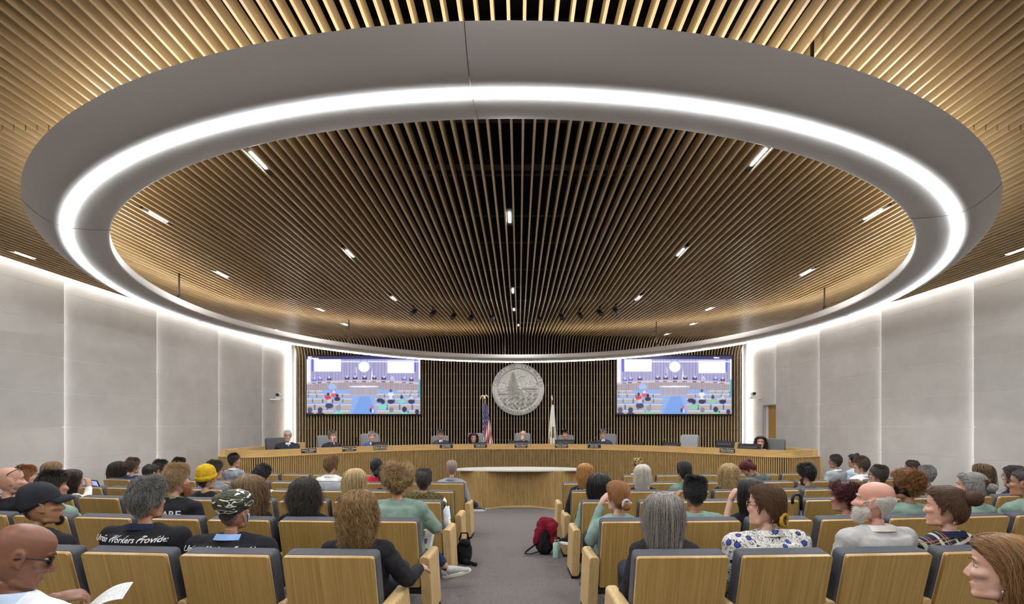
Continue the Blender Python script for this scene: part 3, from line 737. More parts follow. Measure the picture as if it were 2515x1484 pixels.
# chairs come in four builds: plain with outer arm to the left or right, and the aisle ends with an end panel
protos={}
protos[('L',0)]=base
def proto(key):
    if key in protos: return protos[key]
    t=build_chair()
    if key==('R',0): arm_mesh(t,1,False)
    elif key==('L',1): arm_mesh(t,1,True); arm_mesh(t,-1,False)
    elif key==('R',1): arm_mesh(t,-1,True); arm_mesh(t,1,False)
    protos[key]=t; return t
used=set(); CH={}
for (r,s),(a,b) in counts.items():
    for k in range(a,b):
        x=(LE-.255-CP*k) if s<0 else (RE+.255+CP*k)
        key=('L' if s<0 else 'R', 1 if k==a else 0)
        p=proto(key)
        t=p if key not in used else copy_tree(p); used.add(key)
        y=row_y(r,x); t.location=(x,y,zf(y+.2)); t.rotation_euler=(0,0,math.atan(x*2/CURV))
        t['label']='oak-backed grey chair, %s %s of the aisle, %s%s'%(ordn[k],'left' if s<0 else 'right',rown[r],'' if r==5 else ' from the camera')
        t['group']='auditorium chairs in curved rows'; CH[(r,s,k)]=t
# ------------------------------------------------------------------ people
HZ =np.array([-.120,-.112,-.098,-.080,-.060,-.035,-.010,.010,.030,.055,.080,.100,.113,.121,.125])
HYF=np.array([ .060, .082, .090, .092, .090, .088, .084,.081,.088,.090,.083,.066,.045,.022,.000])
HYB=np.array([ .030,-.000,-.020,-.045,-.062,-.076,-.088,-.095,-.100,-.101,-.096,-.084,-.066,-.045,-.020])
HW =np.array([ .014, .030, .043, .054, .060, .065, .068,.071,.074,.075,.071,.060,.045,.028,.006])
def hsec(z): return np.interp(z,HZ,HYF),np.interp(z,HZ,HYB),np.interp(z,HZ,HW)
def hsurf(z,th,pad=0.):
    yf,yb,w=hsec(z); c=(yf+yb)/2; h=(yf-yb)/2
    return np.stack([(w+pad)*np.sin(th), c+(h+pad)*np.cos(th), z+pad*np.clip((z-.02)/.1,0,1)],-1)
def push(P,pad,neck=True):
    """keep hair points outside the head"""
    z=np.clip(P[...,2],-.12,.1249); yf,yb,w=hsec(z)
    low=(P[...,2]<-.07)&neck
    c=(yf+yb)/2; h=(yf-yb)/2
    # below the jaw the neck takes over
    w=np.where(low,np.maximum(w,.06),w); hb=np.where(low,np.maximum(h,.07),h); c=np.where(low,-.02,c)
    top=P[...,2]>.124
    r=np.sqrt((P[...,0]/(w+pad))**2+((P[...,1]-c)/(hb+pad))**2)+1e-6
    s=np.where((r<1)&~top,1/r,1.0)
    Q=P.copy(); Q[...,0]*=s; Q[...,1]=c+(P[...,1]-c)*s
    return Q
def zmin_line(th,front=.080,nape=-.085):
    a=np.degrees(np.abs((th+PI)%(2*PI)-PI))
    return np.interp(a,[0,35,58,74,86,97,106,122,150,180],[front,front-.004,front-.02,.025,-.02,-.035,.0,-.025,nape+.012,nape])
def roots(n,rng,zline,zmax=None,ymax=None):
    out=np.zeros((0,2))
    while len(out)<n:
        z=rng.uniform(-.10,.1245,n*2); th=rng.uniform(-PI,PI,n*2)
        yf,yb,w=hsec(z); keep=rng.uniform(0,1,n*2)<(w+(yf-yb)/2)/.18+.12
        keep&=z>zline(th)
        if zmax is not None: keep&=z<zmax(th)
        out=np.concatenate([out,np.stack([z[keep],th[keep]],1)])
    return out[:n]
def grow(P0,Nrm,L,S,rng,down=1.0,lift=.6,back=.0,wave=0.,wl=.05,curl=0.,pad=.006,shoulder=None,jit=.15,side=None,clump=12,out=0.,cb=.38):
    """integrate strands: leave the scalp, then fall, sliding round head and shoulders"""
    n=len(P0); P=P0.copy(); out_=[P.copy()]; L=np.broadcast_to(L,(n,)); st=L/(S-1)
    ph=np.floor(np.arctan2(P0[:,0],P0[:,1])*clump)*2.1+np.floor(P0[:,2]*50)*.6
    J=rng.normal(0,jit,(n,3))
    crown=np.array([0,.045,0])
    rad=P0-crown; rad[:,2]=0; rad/=np.linalg.norm(rad,axis=1)[:,None]+1e-6
    tz=np.clip((P0[:,2]-.065)/.05,0,1)[:,None]
    for k in range(1,S):
        t=k/(S-1)
        V=Nrm*lift*(.25+.75*tz)*max(0,1-2.2*t)**2+np.array([0,0,-1.])*down*(1-.72*tz*max(0,1-t*2.6))+rad*tz*max(0,1-t*2.4)*.9+J+rad*out
        V[:,1]-=back*np.clip((P0[:,1]+.02)/.1,0,1)*(1-t*.7)
        V[:,0]-=np.where(P[:,2]<-.05,.30*np.clip(np.abs(P[:,0])/.06-1,0,1)*np.sign(P[:,0]),0)
        if side is not None: V[:,0]+=side*(1-t)
        V/=np.linalg.norm(V,axis=1)[:,None]+1e-6
        fm=(np.clip((P0[:,1]-.0)/.045,0,1)*max(0,1-t/cb))[:,None] if cb else 0
        V=V*(1-fm)+fm*np.stack([np.sign(P0[:,0]+.012)*.62,-.85*np.ones(n),.10*np.ones(n)],1)
        P=P+V*st[:,None]; P=pushe(P,1.05+pad*4) if cb and t<.5 else P; P=push(P,pad)
        if shoulder is not None:
            zs,dep=shoulder
            lim=zs-.55*np.maximum(0,np.abs(P[:,0])-.07)
            hit=P[:,2]<lim+.02
            P[:,1]=np.where(hit&(P[:,1]<.02),np.minimum(P[:,1],-dep-.22*np.clip(lim+.02-P[:,2],0,.2)),P[:,1])
            P[:,1]=np.where(hit&(P[:,1]>=.02),np.maximum(P[:,1],dep),P[:,1])
        Q=P.copy()
        if wave:
            a=wave*min(1,t*1.6); Q[:,0]+=a*np.sin(2*PI*t*L/wl+ph); Q[:,1]+=a*.8*np.cos(2*PI*t*L/wl+ph*1.3)
        if curl:
            a=curl*min(1,t*3); u=2*PI*t*L/wl+ph*3+J[:,0]*9
            Q+=a*np.stack([np.cos(u),np.sin(u),np.sin(u*1.3)],1)
        out_.append(Q)
    return np.stack(out_,1)
def pushe(P,k=1.07):
    C=np.array([0,-.005,.018]); A=np.array([.0775,.101,.108]); V=P-C; r=((np.abs(V/A)**2.8).sum(-1)+1e-9)**(1/2.8)
    return C+V*np.where(r<k,k/r,1.0)[...,None]
def curves_obj(name,P,rad,mat,parent,M):
    n,S,_=P.shape
    cu=bpy.data.hair_curves.new(name); cu.add_curves([S]*n)
    Mn=np.array(M); Pw=P.reshape(-1,3)@Mn[:3,:3].T+Mn[:3,3]
    cu.attributes['position'].data.foreach_set('vector',Pw.astype(np.float32).ravel())
    a=cu.attributes.new('radius','FLOAT','POINT'); t=np.linspace(1,.45,S); a.data.foreach_set('value',np.tile(rad*t,n).astype(np.float32))
    cu.materials.append(mat); o=bpy.data.objects.new(name,cu); COL.objects.link(o); o.parent=parent; return o
def scalp_cap(mb,zline,M,pad=.006,zmax=None):
    nth,nz=44,12; rows=[]
    for j in range(nth):
        th=-PI+2*PI*j/nth; z0=float(zline(np.array([th]))[0]); z1=.1245 if zmax is None else float(zmax(np.array([th]))[0])
        col=[]
        for i in range(nz+1):
            u=i/nz; z=z0+(z1-z0)*u
            p=hsurf(np.array([z]),np.array([th]),-.003+(pad+.003)*min(1,u*5) if zmax is None or u<.7 else -.003+(pad+.003)*(1-u)/.3)[0]
            col.append(M@Vector(p))
        rows.append(col)
    n=nz+1; vs=[v for c in rows for v in c]; fs=[]
    for j in range(nth):
        for i in range(nz): fs.append((j*n+i,((j+1)%nth)*n+i,((j+1)%nth)*n+i+1,j*n+i+1))
    if zmax is None: fs.append(tuple(j*n+nz for j in range(nth)))
    mb.add(vs,fs)
def sheet(mb,P,M,closed=True):
    """a hair mass from a fan of guide strands, thickened later"""
    n,S,_=P.shape; vs=[M@Vector(p) for r in P for p in r]; fs=[]
    for j in range(n if closed else n-1):
        for i in range(S-1): fs.append((j*S+i,((j+1)%n)*S+i,((j+1)%n)*S+i+1,j*S+i+1))
    mb.add(vs,fs)

def head_mb(mb,M,male=True,nose=1.0,fat=0.0,chin=0.0,ears=True):
    rows=[]
    for z in HZ:
        row=[]
        for j in range(28):
            th=2*PI*j/28; p=hsurf(np.array([z]),np.array([th]))[0]
            if fat and z<-.01: p=p*(1+fat*np.array([1,.4,0]))
            row.append(M@Vector(p))
        rows.append(row)
    mb.rings(rows)
    P=lambda x,y,z:M@Vector((x,y,z))
    mb.cap(P(0,.080,.018),P(0,.103*1+.006*nose,-.030),.0085,.0125*nose); mb.ell(P(0,.106+.004*nose,-.034),(.012*nose,.012*nose,.010*nose))
    for s in (-1,1):
        mb.ell(P(s*.0125,.096,-.040),(.009,.010,.008))
        mb.cap(P(s*.010,.087,.030),P(s*.044,.076,.028),.009 if male else .006,.007)     # brow
        mb.cap(P(s*.030,.074,-.022),P(s*.052,.052,-.018),.020,.016)                       # cheek
        if ears:
            Me=M@Matrix.Translation((s*.071,-.008,-.004))@Matrix.Rotation(s*R(-22),4,'Z')@Matrix.Rotation(R(10),4,'X')
            pts=[Me@Vector((s*(.006+.004*math.sin(a)),-.001+.017*math.cos(a)*(1.0),.030*math.sin(a))) for a in np.linspace(-1.5,4.2,12)]
            mb.tube(pts,[.0055]*12,6); mb.ell(Me@Vector((s*.002,0,0)),(.006,.016,.028),(M.to_3x3()@Matrix.Rotation(s*R(-22),3,'Z')))
            mb.ell(Me@Vector((s*.004,.006,-.030)),(.006,.008,.009))
    mb.cap(P(-.018,.0905,-.066),P(.018,.0905,-.066),.0065,.0065); mb.cap(P(-.015,.0895,-.077),P(.015,.0895,-.077),.0075,.0075)
    mb.ell(P(0,.080+chin,-.103),(.022,.016,.016))
    mb.cap(P(-.040,.02,-.090),P(-.016,.078,-.106),.022,.016); mb.cap(P(.040,.02,-.090),P(.016,.078,-.106),.022,.016)
def hand_mb(mb,wr,dirn,palmn,curl=.6,side=1,s=1.0):
    """palm, five bent fingers of unequal length and a thumb leaving the side of the palm"""
    d=Vector(dirn).normalized(); n=Vector(palmn); n=(n-d*n.dot(d)).normalized(); w=d.cross(n)*side
    wr=Vector(wr); pc=wr+d*.05*s
    F=Matrix((w,d,n)).transposed()
    mb.cap(wr,wr+d*.02*s,.026*s,.03*s); mb.ell(pc,(.041*s,.050*s,.017*s),F)
    for k,(x,L) in enumerate(((-.030,.068),(-.010,.078),(.010,.074),(.029,.058))):
        b=wr+d*.088*s+w*x*s; a=curl*.45; pts=[b-d*.02*s]
        p=b
        for q in range(3):
            v=d*math.cos(a)+n*math.sin(a); p=p+v*L*s*(.42,.33,.25)[q]; pts.append(p); a+=curl*(.9,.7,.5)[q]
        mb.tube(pts,[.0105*s,.0100*s,.0092*s,.0078*s],8)
    b=wr+d*.035*s-w*.034*s; v=(d*.62-w*.65+n*.35).normalized(); v2=(d*.85-w*.15+n*.45).normalized()
    mb.tube([b,b+v*.035*s,b+v*.035*s+v2*.028*s,b+v*.035*s+v2*.046*s],[.0135*s,.0120*s,.0105*s,.0085*s],8)
def torso_mb(mb,hip,sh,nk,bulk,inf,female=False,top=True):
    """rings from the hips up to the neck"""
    hip=Vector(hip); sh=Vector(sh); nk=Vector(nk)
    rows=[]
    W=[(.00,.175,.125),(.12,.178,.125),(.34,.165,.120),(.60,.175,.124),(.80,.185,.118),(.92,.182,.102),(1.0,.155,.084)]
    if female: W=[(.00,.180,.125),(.12,.180,.125),(.36,.142,.105),(.62,.148,.125),(.80,.152,.108),(.92,.148,.090),(1.0,.125,.075)]
    for t,w,d in W:
        c=hip.lerp(sh,t); w=w*bulk+inf; d=d*(1+(bulk-1)*1.2)+inf
        rows.append([c+Vector((w*math.copysign(abs(math.cos(a))**.85,math.cos(a)),d*math.copysign(abs(math.sin(a))**.85,math.sin(a)),0)) for a in [2*PI*j/24 for j in range(24)]])
    for t,w,d in ((.22,.098,.066),(.42,.072,.060),(.62,.061,.058),(.85,.057,.058)) if top else ():
        c=sh.lerp(nk,t); rows.append([c+Vector(((w+inf)*math.cos(a),(d+inf)*math.sin(a),0)) for a in [2*PI*j/24 for j in range(24)]])
    mb.rings(rows)
def vox(o,size,it=6,sm=.5):
    m=o.modifiers.new('skin','REMESH'); m.mode='VOXEL'; m.voxel_size=size; m.use_smooth_shade=True
    m=o.modifiers.new('soft','SMOOTH'); m.factor=sm; m.iterations=it
    return o
CLOUDS=bpy.data.textures.new('folds','CLOUDS'); CLOUDS.noise_scale=.085; CLOUDS.noise_depth=2
def folds(o,s):
    m=o.modifiers.new('folds','DISPLACE'); m.texture=CLOUDS; m.strength=s; m.mid_level=.5; m.texture_coords='GLOBAL'; return o

def person(px,py,d,alpha,label,skin='c99a7c',pitch=0,roll=0,body=None,sc=1.0,male=True,bulk=1.0,shirt='2a2a2c',sleeve=1.0,hair=None,arms=None,
           trousers='2d3038',collar=None,glasses=None,beard=None,hat=None,text=None,mask=None,suit=None,nose=1.0,fat=0.,floor=None,lean=.0,shirtmat=None,
           extra=None,group=None,legs=True,torso_dx=0.,torso_dy=None,cat='person',lanyard=None,vest=None,kf=.44,sh_drop=.198,scarf=None):
    H=at(px,py,d); rng=np.random.default_rng(int(px*7+py)); zfl=zf(d) if floor is None else floor
    ray=math.atan2(H.x,H.y); haz=ray+R(alpha)
    if body is None: body=math.degrees(-math.atan(2*H.x/CURV))+ .12*((alpha+math.degrees(ray)+180)%360-180)
    baz=R(body)
    root=thing('person',label,cat,(H.x,H.y,zfl),-baz,group)
    hz=H.z-zfl
    HM=Matrix.Translation((0,0,hz))@Matrix.Rotation(-(haz-baz),4,'Z')@Matrix.Rotation(R(-pitch),4,'X')@Matrix.Rotation(R(roll),4,'Y')@Matrix.Scale(sc,4)
    toloc=Matrix.Rotation(baz,3,'Z')                      # camera-aligned offsets into the body's own axes
    v=max(.006,min(.0105,d*.0024))
    sh=Vector((torso_dx,-.015-lean*.3 if torso_dy is None else torso_dy,hz-sh_drop*sc)); nk=Vector((0,-.012,hz-.09*sc))
    nk=HM@Vector((0,-.022,-.085))
    hip=Vector((torso_dx*1.3,.10-lean,.53))
    if hip.z>sh.z-.25: hip.z=sh.z-.30
    sk=skinmat(skin)
    # arms: shoulder, elbow, wrist
    A={}
    for s,nm in ((1,'R'),(-1,'L')):
        S=sh+Vector((s*(.166 if male else .142)*bulk,.0,-.035)); E=S+Vector((s*.075,.03,-.255)); Wr=Vector((s*.10,.27,max(.58,hip.z+.08)))
        if arms and nm in arms:
            e,w=arms[nm][:2]; hc=Vector((0,0,hz)); E=hc+toloc@Vector(e); Wr=hc+toloc@Vector(w)
        A[nm]=(S,E,Wr,s)
    m=MB(); head_mb(m,HM,male,nose*(1 if male else .86),fat); torso_mb(m,hip,sh,nk,bulk,-.024,not male)
    for nm,(S,E,Wr,s) in A.items():
        m.cap(S,E,.044*bulk,.037); m.cap(E,Wr,.038,.026); m.ell(S,(.050*bulk,.050*bulk,.048*bulk))
        dr=(Wr-E).normalized(); curl=.6; pn=Vector((-s*.3,0,-1))
        if arms and nm in arms and len(arms[nm])>2: pn=toloc@Vector(arms[nm][2]); dr=toloc@Vector(arms[nm][3]); curl=arms[nm][4]
        hand_mb(m,Wr,dr,pn,curl,s)
    vox(m.build('body',sk,root,True),v,3)
    # clothes
    c0=shirtmat or cloth(shirt)
    m=MB(); torso_mb(m,hip-Vector((0,0,.06)),sh,sh.lerp(nk,.42),bulk,.016,not male,False)
    rows=[]
    for t,w,dd in ((.0,.150,.080),(.16,.122,.072),(.30,.092,.066),(.42,.072,.062)):
        c=sh.lerp(nk,t); rows.append([c+Vector(((w*(bulk if t<.2 else 1)+.012)*math.cos(a),(dd+.012)*math.sin(a),0)) for a in [2*PI*j/24 for j in range(24)]])
    m.rings(rows)
    for nm,(S,E,Wr,s) in A.items():
        m.ell(S,(.066*bulk,.066*bulk,.066*bulk))
        m.cap(sh+Vector((s*.06,0,.005)),S+Vector((0,0,.004)),.06,.06*bulk)
        if sleeve>0:
            if sleeve>=1: m.cap(S,E,.060*bulk,.052); m.cap(E,E.lerp(Wr,.94),.050,.037)
            else: q=S.lerp(E,sleeve); m.cap(S,q,.062*bulk,.060)
    so=vox(m.build('shirt' if not suit else 'jacket',c0,root,True),max(.009,v*1.25),5); folds(so,.022)
    shirt_bvh=None
    if text:
        shirt_bvh=BVHTree.FromPolygons([Vector(q) for q in m.v],m.f)
        wm=plain('e9e8e6',.7)
        for (body_t,size,zoff,dx,shear) in text:
            tm=text_mb(body_t,size,bold=size*.012,shear=shear); out=[]
            bm=bmesh.new()
            for q in tm.v: bm.verts.new(q)
            bm.verts.ensure_lookup_table()
            for f in tm.f:
                try: bm.faces.new([bm.verts[i] for i in f])
                except ValueError: pass
            bmesh.ops.triangulate(bm,faces=bm.faces); bmesh.ops.subdivide_edges(bm,edges=[e for e in bm.edges if e.calc_length()>.02],cuts=1,use_grid_fill=False)
            for q in bm.verts:
                X,Z=q.co.x+dx,q.co.y+sh.z+zoff
                hit=shirt_bvh.ray_cast(Vector((X,-1.0,Z)),Vector((0,1,0)))
                q.co=Vector((X,(hit[0].y if hit[0] else -.1)-.018,Z))
            me=bpy.data.meshes.new('lettering'); bm.to_mesh(me); bm.free(); me.materials.append(wm)
            lo=bpy.data.objects.new('lettering',me); COL.objects.link(lo); lo.parent=so
    if suit:                                               # suit: shirt front, tie
        sc_,tie=suit
        m=MB(); f=.128*bulk
        for i,(z,w,y) in enumerate(((.03,.040,.068),(-.06,.045,.105),(-.20,.016,.150))): pass
        rows=[[sh+Vector((x*w,y-.018*abs(x),z)) for x in (-1,-.5,0,.5,1)] for z,w,y in ((.055,.048,.075),(-.02,.052,.118),(-.09,.044,.146),(-.16,.030,.160),(-.24,.006,.168))]
        m.rings(rows,closed=False); o=m.build('shirt_front',cloth(sc_),root,True); o.modifiers.new('t','SOLIDIFY').thickness=.01
        if tie:
            m=MB(); rows=[[sh+Vector((x*w,y,z)) for x in (-1,0,1)] for z,w,y in ((.035,.018,.100),(.01,.015,.116),(-.02,.014,.130),(-.12,.022,.162),(-.24,.026,.182))]
            m.rings(rows,closed=False); o=m.build('tie',cloth(tie),root,True); o.modifiers.new('t','SOLIDIFY').thickness=.012
    if vest:
        m=MB(); torso_mb(m,hip,sh,sh.lerp(nk,.42),bulk*1.06,.042,False,False)
        rows=[]
        m.cap(sh+Vector((-.13*bulk,0,-.01)),sh+Vector((.13*bulk,0,-.01)),.092,.092)
        for t,w,dd in ((.0,.155,.092),(.25,.118,.084),(.45,.086,.078),(.62,.080,.077)):
            c=sh.lerp(nk,t); rows.append([c+Vector(((w+.02)*math.cos(a),(dd+.018)*math.sin(a),0)) for a in [2*PI*j/24 for j in range(24)]])
        m.rings(rows); o=vox(m.build('vest',vest,root,True),max(.009,v),3); folds(o,.012)
    if collar:
        m=MB(); rows=[]
        for t,g in ((.26,.024),(.40,.019),(.52,.014),(.50,.020),(.32,.032),(.22,.038)):
            c=sh.lerp(nk,t); rows.append([c+Vector(((.070+g-.01)*math.cos(a),(.062+g-.006)*math.sin(a),.012*math.sin(a)*-1)) for a in [2*PI*j/28 for j in range(28)]])
        m.rings(rows,caps=False); m.build('collar',cloth(collar) if isinstance(collar,str) else collar,root,True)
    if lanyard:
        m=MB(); pts=[sh.lerp(nk,.40)+Vector((.092*math.cos(a),.082*math.sin(a)+.01,-.02*math.sin(a)+.006)) for a in np.linspace(0,2*PI,22)]
        m.tube(pts,.007,6,flat=.5); m.build('lanyard',cloth(lanyard),root,True)
    if legs:
        m=MB()
        for s in (-1,1):
            hp=hip+Vector((s*.085,.0,-.01)); kn=Vector((hip.x+s*.12,hip.y+kf,.54)); an=Vector((hip.x+s*.12,hip.y+kf+.02,.10))
            m.cap(hp,kn,.088*bulk,.064); m.cap(kn,an,.062,.046)
        m.ell(hip,(.18*bulk,.13*bulk,.10)); vox(m.build('trousers',cloth(trousers),root,True),.016,4)
        for s in (-1,1):
            m=MB(); x=hip.x+s*.12; y=hip.y+kf+.02; m.ell((x,y,.05),(.042,.055,.05)); m.cap((x,y+.02,.045),(x+s*.02,y+.17,.035),.04,.032); vox(m.build('shoe',plain('232325',.5),root,True),.012,3)
    # hair
    if hair: do_hair(root,HM,hair,rng,d,hz,sh)
    if beard:
        n=int(max(500,min(4500,15000/d))); rt=[]
        bz0,L,c1,c2,dens=beard.get('z',-.045),beard['L'],beard['c1'],beard['c2'],1
        z=rng.uniform(-.118,bz0,n*3); th=rng.uniform(-1.62,1.62,n*3)
        lip=(np.abs(th)<.26)&(z>-.082)&(z<-.058)
        keep=~lip
        if beard.get('goatee'): keep&=(np.abs(th)<.55)
        z,th=z[keep][:n],th[keep][:n]
        P0=hsurf(z,th,.0); P1=hsurf(z,th,.02); Nn=(P1-P0); Nn[:,2]=0; Nn/=np.linalg.norm(Nn,axis=1)[:,None]+1e-6
        pts=[P0]; P=P0.copy(); J=rng.normal(0,.35,P.shape)
        for k in range(4): P=P+(Nn*.45+np.array([0,.12,-.8])+J*.8)*L/4; pts.append(P.copy())
        hm=hairmat(c1,c2); mm=MB(); rows=[]
        for zz in np.linspace(bz0+.004,-.122,9):
            ta=1.6 if not beard.get('goatee') else .5
            padd=min(.35*L+.003,.02) if zz<bz0-.01 else .001
            rows.append([HM@Vector(hsurf(np.array([zz]),np.array([t]),padd if (abs(t)>.3 or zz<-.086 or zz>-.055) else -.004)[0]) for t in np.linspace(-ta,ta,17)])
        mm.rings(rows,closed=False); b=mm.build('beard',hm,root,True)
        curves_obj('beard_strands',np.stack(pts,1),.00055*max(1,d/3),hm,b,HM)
    if hat: hat(root,HM,rng,d)
    if glasses: do_glasses(root,HM,glasses)
    if abs(alpha)>50:
        for s in (-1,1):
            m=MB(); m.ell(HM@Vector((s*.030,.0695,.006)),(.0118*sc,.0118*sc,.0095*sc),None,12,8); m.cur=1; m.ell(HM@Vector((s*.030,.0765,.006)),(.0062*sc,)*3,None,8,6)
            m.build('eye',[plain('b5aaa2',.4),plain('2a1d16',.2)],root,True)
        m=MB(); m.tube([HM@Vector((x,y,z)) for x,y,z in ((-.021,.0885,-.070),(-.010,.0965,-.0695),(0,.0975,-.0705),(.010,.0965,-.0695),(.021,.0885,-.070))],[.002,.0042,.0045,.0042,.002],6)
        if not mask: m.build('lips',plain(lipc(skin),.45),root,True)
        ec=(hair or {}).get('brow') or (hair or {}).get('c1','4a3a2c')
        for s in (-1,1):
            m=MB(); m.tube([HM@Vector((s*.012,.0955,.031)),HM@Vector((s*.030,.090,.037)),HM@Vector((s*.050,.074,.031))],[.0035,.004,.002],6); m.build('eyebrow',plain(ec,.8),root,True)
    if mask: do_mask(root,HM,mask)
    if extra: extra(root,HM,sh,A,hip)
    return root

def lipc(c):
    c=[int(c[i:i+2],16) for i in (0,2,4)]; return (int(c[0]*.80),int(c[1]*.60),int(c[2]*.60))
def do_glasses(root,HM,g):
    """dict c: frame colour; up: pushed up on the head; sun: dark lenses"""
    M=HM
    if g.get('up'): M=HM@Matrix.Translation((0,-.012,.072))@Matrix.Rotation(R(28),4,'X')
    mb=MB(); w,h=g.get('w',.025),g.get('h',.018); r=g.get('r',.0022)
    for s in (-1,1):
        pts=[M@Vector((s*.034+w*math.copysign(abs(math.cos(a))**.7,math.cos(a)),.098-.010*abs(math.cos(a)*.5+.0)-abs(s*.034+w*math.cos(a))*.12,.004+h*math.copysign(abs(math.sin(a))**.7,math.sin(a)))) for a in np.linspace(0,2*PI,17)]
        mb.tube(pts,r,5,False)
        mb.tube([M@Vector((s*.060,.088,.010)),M@Vector((s*.0745,.06,.010)),M@Vector((s*.080,.0,.006)),M@Vector((s*.078,-.022,-.006))],r*1.1,5)
    mb.tube([M@Vector((-.010,.098,.008)),M@Vector((.010,.098,.008))],r,5)
    o=mb.build('glasses',plain(g.get('c','151515'),.35),root,True)
    if g.get('sun'):
        for s in (-1,1):
            m=MB(); m.ell(M@Vector((s*.034,.0935,.004)),(w,.004,h),M.to_3x3()); m.build('lens',plain('141416',.1),o,True)
    if g.get('tint'):
        for s in (-1,1):
            m=MB(); m.ell(M@Vector((s*.034,.0935,.004)),(w*.95,.002,h*.95),M.to_3x3()); m.build('lens',plain(g['tint'],.1),o,True)
def do_mask(root,HM,c):
    mb=MB(); rows=[]
    for z,p in ((-.022,.012),(-.035,.024),(-.055,.024),(-.08,.018),(-.105,.012),(-.122,.004)):
        rows.append([HM@Vector(hsurf(np.array([max(z,-.119)]),np.array([t]),p*(1-.55*abs(t)/1.15))[0]) for t in np.linspace(-1.15,1.15,13)])
    mb.rings(rows,closed=False); o=mb.build('face_mask',cloth(c),root,True); o.modifiers.new('t','SOLIDIFY').thickness=.002
    m=MB()
    for s in (-1,1):
        pts=[HM@Vector((s*.066,.040,-.035)),HM@Vector((s*.076,.012,-.012)),HM@Vector((s*.082,-.022,.012)),HM@Vector((s*.083,-.030,-.012)),HM@Vector((s*.076,-.005,-.045)),HM@Vector((s*.060,.040,-.088))]
        m.tube(pts,.0018,5)
    m.build('ear_loop',plain('dfe3ea' if c!='1c1c1e' else '1c1c1e',.7),o,True)

